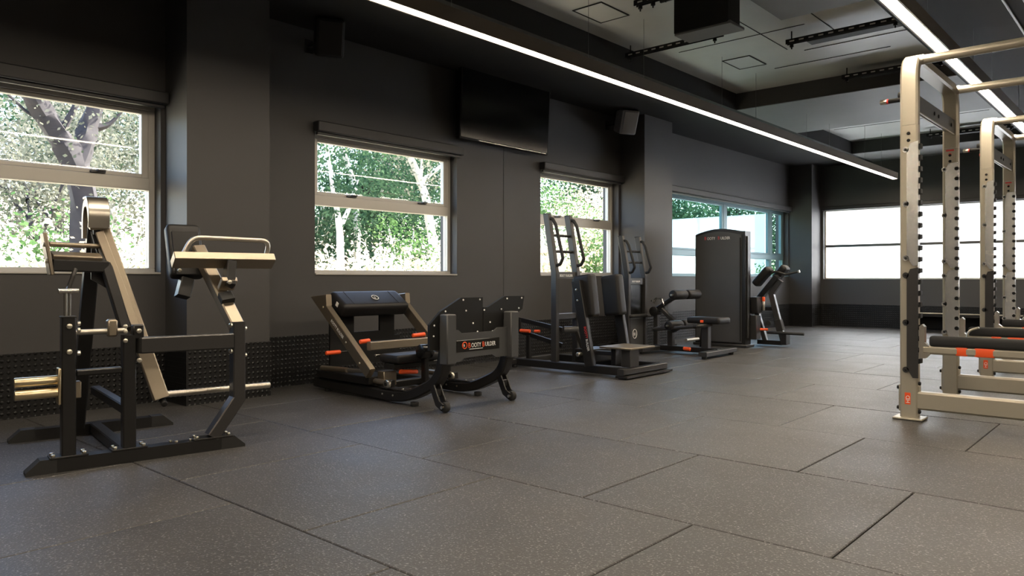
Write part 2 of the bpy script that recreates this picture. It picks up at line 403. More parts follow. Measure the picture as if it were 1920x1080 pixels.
# slab joints and access hatches in the first bay
for a, b in [((-3.02, 4.0), (-3.02, 7.6)), ((-2.45, 5.2), (-2.45, 7.3))]:
    struct('slab_joint', beam([(a[0], a[1], H_SLAB-0.002), (b[0], b[1], H_SLAB-0.002)], 0.009, 0.006), 'groove', ceil)
for y, xa, xb in ((6.95, -3.9, -2.6), (8.2, -3.4, -2.2), (7.75, -2.9, -1.8), (12.2, -4.1, -2.0)):
    struct('slab_joint', beam([(xa, y, H_SLAB-0.002), (xb, y, H_SLAB-0.002)], 0.007, 0.006), 'groove', ceil)
for cx, cy in ((-3.83, 5.45), (-3.55, 7.75)):
    fr = bmesh.new()
    for dx, dy, w, h in ((0.15, 0, .012, .42), (-0.15, 0, .012, .42), (0, .21, .312, .012), (0, -.21, .312, .012)):
        box(fr, (cx+dx, cy+dy, H_SLAB-0.003), (w, h, 0.008))
    hatch = struct('access_hatch', span((cx-.145, cy-.205, H_SLAB-0.004), (cx+.145, cy+.205, H_SLAB)), 'cement', ceil)
    struct('hatch_edge', fr, 'groove', hatch)

# windows --------------------------------------------------------------
def window(n, y0, y1, label, rail, mullions=(), tint='glass', stays=True, fm='alu'):
    xf = XW-0.13; d = 0.07            # frame centre and depth, set back in the opening
    w = bpy.data.objects.new('window_%d' % n, None); C.objects.link(w); w.location = (XW-0.13, (y0+y1)/2, SILL); w['kind'] = 'structure'; w['label'] = label
    loc = V(w.location)
    def part(name, bm, m, sub=None):
        bmesh.ops.translate(bm, vec=-loc, verts=bm.verts); return link(name, bm, m, sub or w)
    f = 0.045
    part('frame', boxes([((xf-d/2, y0, SILL), (xf+d/2, y1, SILL+f)), ((xf-d/2, y0, HEAD-f), (xf+d/2, y1, HEAD)),
        ((xf-d/2, y0, SILL+f), (xf+d/2, y0+f, HEAD-f)), ((xf-d/2, y1-f, SILL+f), (xf+d/2, y1, HEAD-f))], 0.004), fm)
    part('sill', span((XW-0.1, y0+0.002, SILL), (XW+0.012, y1-0.002, SILL+0.016), 0.003), fm)
    part('rail', span((xf-d/2, y0+f, rail-0.045), (xf+d/2+0.01, y1-f, rail+0.045), 0.004), fm)
    yy = [y0+f]+[v for m in mullions for v in (m-0.045, m+0.045)]+[y1-f]
    for m in mullions: part('mullion', span((xf-d/2-0.01, m-0.045, SILL+f), (xf+d/2, m+0.045, HEAD-f), 0.004), fm)
    for a, b in zip(yy[0::2], yy[1::2]):
        part('pane', span((xf-0.004, a, SILL+f), (xf+0.004, b, rail-0.045)), tint)
        s = 0.05
        sash = part('sash', boxes([((xf-0.02, a, rail+0.045), (xf+0.03, a+s, HEAD-f)), ((xf-0.02, b-s, rail+0.045), (xf+0.03, b, HEAD-f)),
            ((xf-0.02, a+s, rail+0.045), (xf+0.03, b-s, rail+0.075)), ((xf-0.02, a+s, HEAD-f-0.03), (xf+0.03, b-s, HEAD-f))], 0.004), fm)
        part('pane', span((xf-0.004, a+s, rail+0.075), (xf+0.004, b-s, HEAD-f-0.03)), tint, sash)
        if stays:
            for t in (0.25, 0.78):
                yc = a+(b-a)*t
                part('latch', boxes([((xf+0.03, yc-0.05, rail+0.05), (xf+0.055, yc+0.05, rail+0.065)), ((xf+0.045, yc-0.012, rail+0.06), (xf+0.075, yc+0.045, rail+0.072))], 0.002), 'alu_dark')
    return w
RAIL = 1.60
window(1, *WIN[0], 'nearest aluminium awning window with dark tree trunk behind', RAIL)
window(2, *WIN[1], 'aluminium awning window between the kickback and hip thrust machines', RAIL)
window(3, *WIN[2], 'aluminium awning window below and right of the television', RAIL)
window(4, *WIN[3], 'wide teal tinted window behind the tall weight cabinet', 1.30, mullions=(11.68, 13.55), tint='glass_tint', stays=False, fm='alu_sky_teal')
def blind(y0, y1, label):
    t = Thing('roller_blind', label, 'blind', (XW+0.045, (y0+y1)/2, HEAD-0.03))
    t.part('cassette', span((XW+0.001, y0-0.02, HEAD-0.015), (XW+0.085, y1+0.03, HEAD+0.075), 0.008), 'blind')
    t.part('bottom_bar', span((XW+0.02, y0-0.005, HEAD-0.04), (XW+0.05, y1+0.01, HEAD-0.016), 0.004), 'blind')
blind(*WIN[0], 'dark roller blind cassette over the nearest window')
blind(*WIN[1], 'dark roller blind cassette over the window left of the television')
blind(*WIN[2], 'dark roller blind cassette over the window below the grey speaker')
blind(9.14, WIN[3][1]-0.03, 'long dark roller blind cassette over the wide teal window')
# far window with frosted panes
fw = bpy.data.objects.new('window_5', None); C.objects.link(fw); fw.location = ((FW0+FW1)/2, YF+0.12, 0.89); fw['kind'] = 'structure'; fw['label'] = 'long frosted white window in the end wall'
def fpart(name, bm, m):
    bmesh.ops.translate(bm, vec=-V(fw.location), verts=bm.verts); return link(name, bm, m, fw)
yw = YF+0.12
fpart('frame', boxes([((FW0, yw-.03, .89), (FW1, yw+.03, .915)), ((FW0, yw-.03, 2.19), (FW1, yw+.03, 2.215)), ((FW0, yw-.03, .915), (FW0+.02, yw+.03, 2.19)), ((FW1-.02, yw-.03, .915), (FW1, yw+.03, 2.19))]), 'alu')
fpart('rail', span((FW0+.02, yw-.035, 1.50), (FW1-.02, yw+.03, 1.545)), 'alu_dark')
mx_ = [FW0+.02, -3.66, -1.75, -0.1, FW1-.02]
for a in mx_[1:-1]: fpart('mullion', span((a-.02, yw-.03, .915), (a+.02, yw+.03, 2.19)), 'alu')
for a, b in zip(mx_, mx_[1:]):
    fpart('pane', span((a+.02, yw-.003, .915), (b-.02, yw+.003, 1.50)), 'frost'); fpart('pane', span((a+.02, yw-.003, 1.545), (b-.02, yw+.003, 2.19)), 'frost')
b5 = Thing('roller_blind', 'thin dark roller blind cassette over the long white end window', 'blind', ((FW0+FW1)/2, YF-0.03, 2.2))
b5.part('cassette', span((FW0-.02, YF-0.06, 2.20), (FW1, YF-0.001, 2.27), 0.008), 'blind')

# ------------------------------------------------------------------ ceiling lights and fittings
def strip(x, y0, y1, label):
    t = Thing('linear_light', label, 'light', (x, (y0+y1)/2, 2.6), 'suspended LED strips')
    t.part('housing', boxes([((x-.05, y0, 2.63), (x+.05, y1, 2.70)), ((x-.05, y0, 2.598), (x-.038, y1, 2.63)), ((x+.038, y0, 2.598), (x+.05, y1, 2.63)), ((x-.038, y0, 2.598), (x+.038, y0+.006, 2.63)), ((x-.038, y1-.006, 2.598), (x+.038, y1, 2.63))]), 'housing', smooth=False)
    t.part('diffuser', span((x-.0375, y0+.0065, 2.600), (x+.0375, y1-.0065, 2.6295)), 'led', smooth=False)
    y = y0+0.3
    while y < y1:
        for dy in (0, 0.85):
            if y+dy < y1: t.part('suspension_wire', cyl((x, y+dy, 2.70), (x, y+dy, H_SLAB if ((XC0 < x < XC1 or -0.9 < x < 1.6) and (1.8 < y+dy < 9 or 11.03 < y+dy < 13.5)) else H_SOF), 0.0018, 5), 'cord', smooth=False)
        y += 2.4
strip(-3.64, -2.5, 13.83, 'warm white LED strip hanging along the window side')
strip(-1.33, -2.5, 13.83, 'warm white LED strip hanging directly above the squat racks')
strip(1.0, -2.5, 13.83, 'warm white LED strip beyond the squat racks')
strip(3.3, -2.5, 13.83, 'warm white LED strip nearest the opposite wall')

def speaker(y, label, m):
    t = Thing('wall_speaker', label, 'speaker', (XW, y, 2.92))
    R = Matrix.Rotation(math.radians(-28), 4, 'Z') @ Matrix.Rotation(math.radians(22), 4, 'Y')
    c = V((XW+0.30, y, 2.92))
    t.part('cabinet', pad(c, (0.2, 0.235, 0.31), 0.03, R), m)
    t.part('grille', pad(c+R @ V((0.1, 0, 0)), (0.025, 0.2, 0.275), 0.011, R), m)
    t.part('bracket', beam([(XW+0.002, y, 2.9), (XW+0.12, y, 2.9), (XW+0.22, y, 2.88)], 0.04, 0.02), 'black')
    t.part('wall_plate', span((XW, y-.04, 2.84), (XW+.01, y+.04, 2.96), 0.003), 'black')
speaker(3.62, 'dark wall speaker high on the shadowed wall above window', 'speaker_dark')
speaker(8.10, 'small grey wall speaker beside the charcoal pilaster', 'speaker')

tv = Thing('television', 'large black flat television mounted high between two windows', 'television', (XW, 6.0, 2.35))
R = Matrix.Rotation(math.radians(3), 4, 'Y')
tv.part('cabinet', BX((XW+.13, 6.0, 2.70), (0.05, 1.42, 0.74), 0.004, R), 'matt')
tv.part('screen', BX((XW+.156, 6.0, 2.705), (0.004, 1.39, 0.70), 0.0, R), 'screen')
tv.part('bottom_trim', BX((XW+.158, 6.1, 2.337), (0.005, 1.1, 0.006), 0.001, R), 'chrome')
tv.part('wall_mount', span((XW, 5.8, 2.55), (XW+.11, 6.2, 2.85), 0.004), 'black')

def channel(y, x0, x1, z, label, box_w=0.0):
    t = Thing('steel_channel', label, 'channel', ((x0+x1)/2, y, z), 'slotted steel channels in the ceiling bays')
    bm = boxes([((x0, y-.022, z), (x1, y-.018, z+.045)), ((x0, y+.018, z), (x1, y+.022, z+.045)), ((x0, y-.022, z+.041), (x1, y+.022, z+.045))])
    t.part('channel', bm, 'matt', smooth=False)
    sl = bmesh.new(); x = x0+.06
    while x < x1-.05: box(sl, (x, y-.023, z+.022), (.045, .002, .012)); x += .09
    t.part('slots', sl, 'alu', smooth=False)['kind'] = 'stuff'
    for xx in (x0+.05, x1-.08):
        t.part('drop_rod', cyl((xx, y, z-.05), (xx, y, H_SLAB), .006, 6), 'matt')
        t.part('nut', cyl((xx, y, z-.03), (xx, y, z-.005), .018, 6), 'matt')
    if box_w: t.part('cable_tray', span((x0+.18, y+.03, z+.0), (x1, y+.03+box_w, z+.06), .003), 'matt')
channel(7.08, -2.82, -1.78, 3.14, 'slotted black channel with a cable tray, nearest above the first rack', .13)
channel(8.72, -2.84, -1.78, 3.14, 'slotted black channel near the ceiling beam', .1)
channel(6.42, -4.2, -3.15, 3.14, 'slotted black channel beside the window side strip light')
channel(5.25, -3.35, -3.1, 3.14, 'short slotted black channel beside the black air conditioner box')
channel(13.15, -3.0, -1.8, 3.14, 'slotted black channel in the farthest ceiling bay', .1)

ac = Thing('fan_coil_unit', 'black boxy air conditioning unit hanging under the ceiling slab', 'air conditioner', (-2.85, 5.5, 2.9))
ac.part('casing', span((-3.09, 5.42, 2.90), (-2.62, 5.64, 3.20), .006), 'matt')
ac.part('drip_tray', span((-3.09, 5.43, 2.885), (-2.60, 5.68, 2.91), .004), 'beamgrey')
ac.part('mounting_rail', beam([(-3.2, 5.40, 3.19), (-2.60, 5.40, 3.19)], .03, .03), 'matt', smooth=False)
for x, y in ((-3.15, 5.40), (-2.65, 5.6)): ac.part('drop_rod', cyl((x, y, 3.17), (x, y, H_SLAB), .006, 6), 'matt')
db = tag(link('slung_board', span((-2.58, 4.4, 3.13), (-1.79, 6.35, 3.19), .01), 'beamgrey'), 'pale grey board slung under the slab right of the air conditioner', 'board')
for dx, lab in ((0, 'thin dark electrical conduit on the ceiling right of the racks'), (0.12, 'second thin dark electrical conduit on the ceiling, farther right')):
    c = tag(link('conduit', tube([(-1.02+dx, 2.0, H_SOF-.012), (-1.02+dx, 13, H_SOF-.012)], .011, 8), 'housing', smooth=True), lab, 'conduit')

# ------------------------------------------------------------------ glute kickback machine (nearest, left)
U = V((0.16, 0.987, 0)); W = V((-0.987, 0.16, 0)); O1 = V((-3.95, 1.09, 0))
def K(u, v, z): return O1+U*u+W*v+V((0, 0, z))
k = Thing('glute_kickback_machine', 'black plate loaded kickback machine with swinging lever arm by the nearest window', 'gym machine', K(.45, .45, 0))
def foot(v, u0, u1, lab):
    a, b = K(u0, v, .0), K(u1, v, .0); d = (b-a).normalized(); w = .075; sd = W*w/2
    prof = [(0, 0), (0, .012), (.055, .062), ((b-a).length-.055, .062), ((b-a).length, .012), ((b-a).length, 0)]
    f = k.part('foot', prism([a+d*q-sd+V((0, 0, z)) for q, z in prof], W*w), 'black', smooth=False)
    k.part('end_cap', prism([a+d*q-sd*1.03+V((0, 0, z)) for q, z in ((-.004, 0), (-.004, .014), (.053, .0655), (.12, .0655), (.12, 0))], W*w*1.03), 'rubber', f, smooth=False)
    k.part('end_cap', prism([b-d*q-sd*1.03+V((0, 0, z)) for q, z in ((-.004, 0), (-.004, .014), (.053, .0655), (.12, .0655), (.12, 0))], W*w*1.03), 'rubber', f, smooth=False)
foot(0, -.03, .96, ''); foot(.87, -.02, .82, '')
def baseplate(u, v, L=.16):
    R = basis(U, W, V((0, 0, 1)))
    p = k.part('base_plate', BX(K(u, v, .067), (L, .085, .009), .002, R), 'black')
    k.bolts([K(u-L*.4, v-.02, .072), K(u+L*.4, v-.02, .072), K(u+L*.4, v+.025, .072), K(u-L*.4, v+.025, .072)], (0, 0, 1), .010, .012, sub=p)
baseplate(.14, 0); baseplate(.40, 0); baseplate(.80, 0, .2)
def sq(path, name='post', m='black', w=.06, h=.06, up=None, sub=None): return k.part(name, beam(path, w, h, up or U, .006), m, sub, smooth=False)
sq([K(.14, 0, .068), K(.14, 0, .72)]); k.part('post_cap', BX(K(.14, 0, .723), (.066, .066, .008), .003, basis(U, W, V((0, 0, 1)))), 'rubber')
sq([K(.40, 0, .068), K(.40, 0, .625)])
sq([K(.80, 0, .068), K(.935, 0, .26), K(.935, 0, .672)], 'main_post', 'steel_dark', w=.065, h=.075, up=W)
k.part('leaning_post', beam([K(.935, .012, .645), K(.86, .45, 1.075)], .065, .07, U), 'lamplit_coat', smooth=False)  # lit copy of the post's coat on its upward sloping part
# cross members
sq([K(.175, .0, .455), K(.365, .0, .455)], 'cross_tube', w=.05, h=.03, up=(0, 0, 1))
sq([K(.435, .06, .572), K(.47, -.02, .572), K(.9, -.02, .572)], 'front_beam', 'steel_dark', .06, .08, (0, 0, 1))
sq([K(.40, .84, .255), K(.40, .03, .255)], 'side_tube', w=.05, h=.05, up=(0, 0, 1))
sq([K(.40, .83, .035), K(.40, .04, .035)], 'floor_tube', w=.06, h=.06, up=(0, 0, 1))
# shaft with collar
k.part('shaft', cyl(K(.17, .04, .645), K(.40, .05, .645), .014, 12), 'satin')
k.part('collar', BX(K(.335, .05, .66), (.045, .06, .085), .008, basis(U, W, V((0, 0, 1)))), 'lamplit_coat')
k.part('bearing_block', BX(K(.44, .0, .64), (.05, .06, .07), .006, basis(U, W, V((0, 0, 1)))), 'black')
k.bolts([K(.105+.035, -.036, z) for z in (.68, .56)]+[K(.44, -.032, .645), K(.44, -.036, .50)], -W, .013, .012)
k.bolts([K(.177, -.01, z) for z in (.69, .66, .55)], U, .012, .014)
k.bolts([K(.378, -.036, z) for z in (.67, .645, .60)], -W, .011, .012)
k.bolts([K(.898, -.02, z) for z in (.655, .515)], -U-W*.4, .013, .012); k.bolts([K(.972, -.01, z) for z in (.635, .49)], U, .010, .01)
k.bolts([K(.62, -.01, .064), K(.60, .02, .064), K(.69, -.01, .064)], (0, 0, 1), .008, .01)
# swinging lever arm with long foot bar
AN = (W*.97+V((0, 0, .22))).normalized()
arm = k.part('lever_arm', beam([K(.345, .42, 1.20), K(.60, .20, .265)], .078, .05, AN), 'lamplit_coat', smooth=False)
k.part('arm_rib', beam([K(.335, .36, 1.15), K(.49, .22, .625)], .042, .016, AN), 'lamplit_coat', arm, smooth=False)
k.part('foot_bar', cyl(K(.59, .20, .285), K(1.19, .20, .285), .017, 14, .004), 'satin', arm)
kn = bmesh.new()
for i in range(24): cyl(K(.62+i*.0235, .20, .285), K(.628+i*.0235, .20, .285), .0185, 12, bm=kn)
o = k.part('knurling', kn, 'satin', arm); o['kind'] = 'stuff'
k.part('arm_stop', cyl(K(.61, .17, .235), K(.61, .22, .255), .016, 10, .004), 'rubber', arm)
# head and rear brace: an A-shaped tower
hp = fillet([K(.325, .50, 1.12), K(.325, .50, 1.24), K(.325, .46, 1.305), K(.325, .37, 1.305), K(.325, .33, 1.25), K(.335, .36, 1.17)], .06)
k.part('tower_head', beam(hp, .05, .095, U), 'lamplit_coat')
k.part('head_web', prism([K(.31, .49, 1.12), K(.31, .49, 1.25), K(.31, .45, 1.295), K(.31, .38, 1.29), K(.31, .37, 1.14)], U*.03), 'black', smooth=False)
k.part('head_cover', beam(fillet([K(.325, .47, 1.333), K(.325, .36, 1.333), K(.325, .297, 1.25), K(.325, .32, 1.17)], .06), .012, .10, U), 'satin')
k.bolts([K(.308, .43, 1.25)], -U, .012, .01)
sq([K(.33, .45, 1.2), K(.31, .62, .58), K(.30, .80, .06)], 'rear_brace', w=.06, h=.07, up=U)
sq([K(.33, .43, 1.15), K(.42, .16, .64)], 'front_brace', w=.05, h=.06, up=W)
k.part('gusset', prism([K(.31, .43, 1.13), K(.42, .36, .82), K(.30, .38, .90)], W*.012), 'black', smooth=False)
# plate holder bracket on the left
k.part('end_plate', BX(K(.085, .24, 1.025), (.018, .12, .21), .004, Matrix.Rotation(math.radians(-9), 4, V(W)) @ basis(U, W, V((0, 0, 1)))), 'lamplit_coat')
k.bolts([K(.072, .2, 1.07), K(.082, .2, .99)], -U, .011, .01)
k.part('holder_bar', cyl(K(.09, .24, 1.075), K(.33, .36, 1.075), .013, 12), 'lamplit_coat')
k.part('holder_box', beam([K(.1, .24, .97), K(.36, .33, .965)], .06, .06, (0, 0, 1)), 'black', smooth=False)
k.part('holder_bar', beam([K(.1, .235, 1.02), K(.33, .32, 1.015)], .05, .028, (.5, 0, .86)), 'lamplit_coat', smooth=False)
k.part('cable', tube([K(.2, .2, .95), K(.16, .12, .86), K(.14, .03, .84)], .011, 8), 'black')
k.part('damper_rod', cyl(K(.13, 0, .72), K(.13, 0, .84), .009, 10), 'chrome')
k.part('damper_rod', cyl(K(.147, 0, .72), K(.147, 0, .84), .006, 10), 'chrome')
k.part('clevis', cyl(K(.10, 0, .845), K(.185, 0, .845), .013, 10, .003), 'chrome')
# weight horns
hb = k.part('horn_plate', BX(K(.10, -.01, .40), (.012, .075, .17), .003, basis(U, W, V((0, 0, 1)))), 'brass')
for z, v in ((.427, .0), (.372, -.02)): k.part('weight_horn', cyl(K(-.075, v, z), K(.10, v, z), .0235, 16, .004), 'brass', hb)
k.part('horn_bracket', BX(K(.185, .05, .37), (.03, .05, .08), .004, basis(U, W, V((0, 0, 1)))), 'lamplit_coat')
# hand grip beam and chest pad
tl = Matrix.Rotation(math.radians(-38), 4, V(U)); RB = tl @ basis(U, W, V((0, 0, 1)))
bm_ = BX(K(.93, .19, 1.005), (.55, .085, .05), .003, RB)
gb = k.part('grip_beam', bm_, 'lamplit_coat', smooth=False)
nz = RB @ V((0, 0, 1)); nz3 = V((nz.x, nz.y, nz.z)).normalized()
a0 = K(.705, .19, 1.005); b0 = K(1.165, .19, 1.005)
k.part('grip_handle', tube([a0+nz3*.02, a0+U*.05+V((0, 0, .125)), b0+U*.02+V((0, 0, .118)), b0+nz3*.02], .0135, 12, .05), 'satin', gb)
k.part('grip_stem', beam([K(.93, .12, .86), K(.955, .175, .99)], .085, .05, U), 'black', smooth=False)
k.part('grip_clamp', BX(K(.925, .13, .875), (.085, .09, .03), .004, RB), 'lamplit_coat'); k.bolts([K(.915, .07, .885)], -W, .013, .012)
k.part('label_band', beam([K(.918, .10, .765), K(.911, .143, .805)], .072, .077, W, .004), 'rubber', smooth=False)
t_ = Matrix.Rotation(math.radians(-22), 4, V(U)) @ basis(U, W, V((0, 0, 1)))
cp = k.part('chest_pad', pad(K(.80, .50, 1.06), (.19, .085, .33), .035, t_), 'vinyl')
k.part('pad_back', BX(K(.80, .445, 1.05), (.15, .012, .27), .003, t_), 'black', cp)
k.part('pad_tube', beam([K(.79, .42, .90), K(.76, .40, .80)], .09, .07, U), 'black', smooth=False)
k.bolts([K(.74, .38, .95)], -W, .012, .01)

# ------------------------------------------------------------------ hip thrust machine
h = Thing('hip_thrust_machine', 'black hip thrust machine with padded back roll and lettered footplate', 'gym machine', (-4.4, 3.8, 0))
for y, wy in ((3.48, 3.45), (4.12, 4.12)):
    rail = fillet([(-5.25, y, .065), (-4.12, y, .05), (-3.78, y, .20), (-3.72, y, .42), (-3.72, y, .60)], .16, 6)
    h.part('side_rail', beam(rail, .075, .085, (0, 1, 0), .01), 'black')
    h.part('rail_plate', BX((-4.25, y, .105), (.30, .08, .008), .002), 'black')
    h.bolts([(-4.36, y+.025, .108), (-4.16, y-.02, .108), (-4.12, y+.02, .108)], (0, 0, 1), .009, .008)
    h.bolts([(-4.36, y-.0425, .06), (-4.24, y-.0425, .06)], (0, -1, 0), .007, .006)
    for x in (-5.1, -4.05): h.part('rubber_foot', cyl((x, y, 0), (x, y, .03), .03, 14, .005), 'rubber')
    h.part('upright_cover', span((-3.745, y-.045, .32), (-3.665, y+.045, .662), .008), 'greysheet')
    # transport wheel on a forked bracket
    fk = bmesh.new()
    for s in (-.028, .028): beam([(-3.80, wy+s, .17), (-3.745, wy+s, .06), (-3.70, wy+s, .036)], .05, .012, (0, 1, 0), bm=fk)
    box(fk, (-3.775, wy, .125), (.03, .05, .05), .004)
    fo = h.part('wheel_fork', fk, 'black', smooth=False)
    h.part('wheel', cyl((-3.70, wy-.02, .036), (-3.70, wy+.02, .036), .036, 20, .008), 'rubber', fo); h.part('axle', cyl((-3.70, wy-.038, .036), (-3.70, wy+.038, .036), .011, 10), 'satin', fo)
    h.part('roller', cyl((-4.62, y, .135), (-4.34, y, .135), .022, 14), 'lamplit_coat')
    rc = h.part('roller_cap', cyl((-4.33, y-.035, .13), (-4.33, y-.01, .13), .034, 18, .006), 'bolt'); h.part('cap_centre', cyl((-4.33, y-.04, .13), (-4.33, y-.034, .13), .014, 12), 'matt', rc)
    h.part('roller_bracket', span((-4.36, y-.01, .10), (-4.30, y+.03, .16), .004), 'black')
h.part('cross_rail', beam([(-5.2, 3.44, .07), (-5.2, 4.16, .07)], .07, .07), 'black', smooth=False)
h.part('cross_rail', beam([(-4.62, 3.5, .075), (-4.62, 4.10, .075)], .07, .05), 'black', smooth=False)
# footplate: two winged boards with bolts
X0 = -3.77
hw = [(3.353, .42), (3.353, .593), (3.454, .681), (3.646, .770), (3.863, .770), (3.863, .51), (3.60, .51), (3.54, .42)]
fp1 = h.part('footplate_wing', prism([(X0, y, z) for y, z in hw], (.022, 0, 0)), 'matt', smooth=False)
hw2 = [(3.868, .698), (3.915, .697), (4.10, .774), (4.318, .772), (4.296, .672), (4.225, .637), (4.20, .50), (3.973, .505), (3.868, .51)]
fp2 = h.part('footplate_wing', prism([(X0, y, z) for y, z in hw2], (.022, 0, 0)), 'matt', smooth=False)
BL = [(3.665, .754), (3.831, .754), (3.495, .679), (3.692, .678), (3.876, .677), (3.392, .587), (3.585, .587), (3.762, .587), (3.937, .587), (4.058, .678), (4.121, .755), (4.286, .757), (4.253, .68), (3.807, .525), (3.963, .52), (3.386, .515)]
h.bolts([(X0+.022, y, z) for y, z in BL[:4]+BL[5:8]+BL[13:14]+BL[15:]], (1, 0, 0), .0065, .005, 'white', fp1)
h.bolts([(X0+.022, y, z) for y, z in BL[4:5]+BL[8:13]+BL[14:15]], (1, 0, 0), .0065, .005, 'white', fp2)
bd = [(3.522, .548), (3.575, .55), (3.61, .525), (3.93, .525), (3.97, .548), (4.078, .548), (4.078, .335), (3.95, .335), (3.91, .358), (3.63, .352), (3.59, .33), (3.522, .33)]
board = h.part('front_board', prism([(-3.716, y, z) for y, z in bd], (.014, 0, 0)), 'greysheet', smooth=False)
sg = h.part('name_sign', span((-3.702, 3.553, .396), (-3.697, 3.985, .477), .002), 'sign', board, smooth=False)
# the lettering: a round mark, then the two words
ring = bmesh.new()
def ringpts(cy, cz, r): return [(-3.695, cy+r*math.cos(a*PI/10), cz+r*math.sin(a*PI/10)) for a in range(21)]
tube(ringpts(3.628, .441, .022), .0035, 6, bm=ring)
# lettering goes under the sign's board as parts of the machine (thing > part > sub-part)
h.part('round_mark', ring, 'orange', board)
h.text('B', (-3.6965, 3.616, .431), (0, 1, 0), (0, 0, 1), .026, 'white', board, name='mark_letter')
h.text('B', (-3.6965, 3.663, .421), (0, 1, 0), (0, 0, 1), .052, 'orange', board, xs=.85, name='capital_letter')
h.text('OOTY', (-3.6965, 3.694, .423), (0, 1, 0), (0, 0, 1), .044, 'white', board, spacing=.94, xs=.80)
h.text('B', (-3.6965, 3.803, .421), (0, 1, 0), (0, 0, 1), .052, 'orange', board, xs=.85, name='capital_letter')
h.text('UILDER', (-3.6965, 3.833, .423), (0, 1, 0), (0, 0, 1), .044, 'white', board, spacing=.94, xs=.78)
h.part('tagline', span((-3.697, 3.675, .410), (-3.6962, 3.81, .4135)), 'white', board)
# back pad on its slanted arms
ta = math.radians(32); R = Matrix.Rotation(ta, 4, 'Y')
bp_ = h.part('back_pad', pad((-4.99, 3.80, .70), (.235, .67, .115), .04, R), 'vinyl')
for y in (3.575, 4.025): h.part('pad_seam', BX(V((-4.99, y, .70))+R @ V((0, 0, .0575)), (.18, .004, .002), 0, R), 'groove', bp_)
q = V((-4.985, 3.83, .70))+R @ V((.0, 0, .0585)); rm = bmesh.new()
ax, ay = R @ V((1, 0, 0)), V((0, 1, 0))
tube([q+ax*(.03*math.cos(a*PI/10))+ay*(.03*math.sin(a*PI/10)) for a in range(21)], .0035, 6, bm=rm)
h.part('pad_emblem', rm, 'white', bp_); h.text('S', q-ay*.012-ax*-.013, ay, -ax, .036, 'white', bp_, name='emblem_letter')
h.part('pad_label', BX((-4.96, 3.462, .70), (.03, .004, .035), 0, R), 'white', bp_)
for y in (3.40, 4.20):
    ar = h.part('back_arm', beam([(-4.98, y, .735), (-5.09, y, .725), (-4.45, y, .205)], .09, .05, (0, 1, 0), .005), 'lamplit_coat', smooth=False)
    h.bolts([(-5.02, y-.0255, .68), (-4.72, y-.0255, .42), (-4.55, y-.0255, .275)], (0, -1, 0), .008, .006, sub=ar)
ac_ = V((-.776, 0, .63))
h.text('BOOTY BUILDER', V((-4.92, 3.3735, .572)), (.776, 0, -.63), (.63, 0, .776), .034, 'white', spacing=1.0, xs=.8, name='arm_lettering')
# back panel with cut-outs
h.part('back_panel', boxes([((-5.07, 3.46, .20), (-5.05, 3.69, .66)), ((-5.07, 3.955, .20), (-5.05, 4.11, .66)), ((-5.07, 3.69, .60), (-5.05, 3.955, .66)), ((-5.07, 3.69, .20), (-5.05, 3.955, .465)), ((-5.07, 4.11, .20), (-5.05, 4.17, .42))]), 'matt', smooth=False)
# pelvis bar, seat, belt drum
h.part('cross_bar', beam([(-4.55, 3.46, .395), (-4.55, 4.12, .395)], .05, .065), 'lamplit_coat', smooth=False)
h.part('bar_post', beam([(-4.55, 4.12, .40), (-4.42, 4.12, .32), (-4.40, 4.12, .13)], .05, .06, (0, 1, 0)), 'black', smooth=False)
h.part('seat_pad', pad((-4.36, 3.70, .31), (.22, .42, .065), .028), 'vinyl')
h.part('seat_frame', beam([(-4.36, 3.50, .255), (-4.36, 3.95, .255)], .12, .04), 'black', smooth=False)
h.part('belt_drum', cyl((-4.20, 3.66, .36), (-4.20, 3.76, .36), .055, 20, .01), 'sign'); h.part('belt_buckle', BX((-4.50, 3.50, .325), (.03, .05, .02), .003), 'chrome')
h.part('drum_post', beam([(-4.20, 3.71, .08), (-4.20, 3.71, .34)], .04, .05), 'black', smooth=False)
h.part('side_tube', cyl((-5.12, 3.43, .19), (-4.78, 3.43, .20), .02, 12), 'lamplit_coat'); h.part('side_tube', cyl((-4.76, 3.43, .20), (-4.56, 3.43, .21), .016, 12), 'satin')
h.part('weight_tray', span((-5.18, 3.42, .11), (-4.5, 3.66, .17), .006), 'black')
h.part('lever_plate', span((-4.5, 3.50, .10), (-4.42, 3.62, .21), .004), 'lamplit_coat')
h.bolts([(-5.12+.05*i, 3.46, .171) for i in range(3)], (0, 0, 1), .007, .02, 'chrome')
for a, b in (((-5.0, 3.385, .318), (-5.0, 3.52, .318)), ((-4.62, 3.43, .425), (-4.62, 3.52, .43)), ((-4.6, 3.93, .445), (-4.6, 4.06, .45)), ((-4.3, 3.55, .215), (-4.3, 3.72, .20))):
    h.part('orange_handle', cyl(a, b, .017, 12, .006), 'orange')
h.part('knob_rod', cyl((-5.0, 3.5, .318), (-5.0, 3.62, .318), .008, 8), 'black')

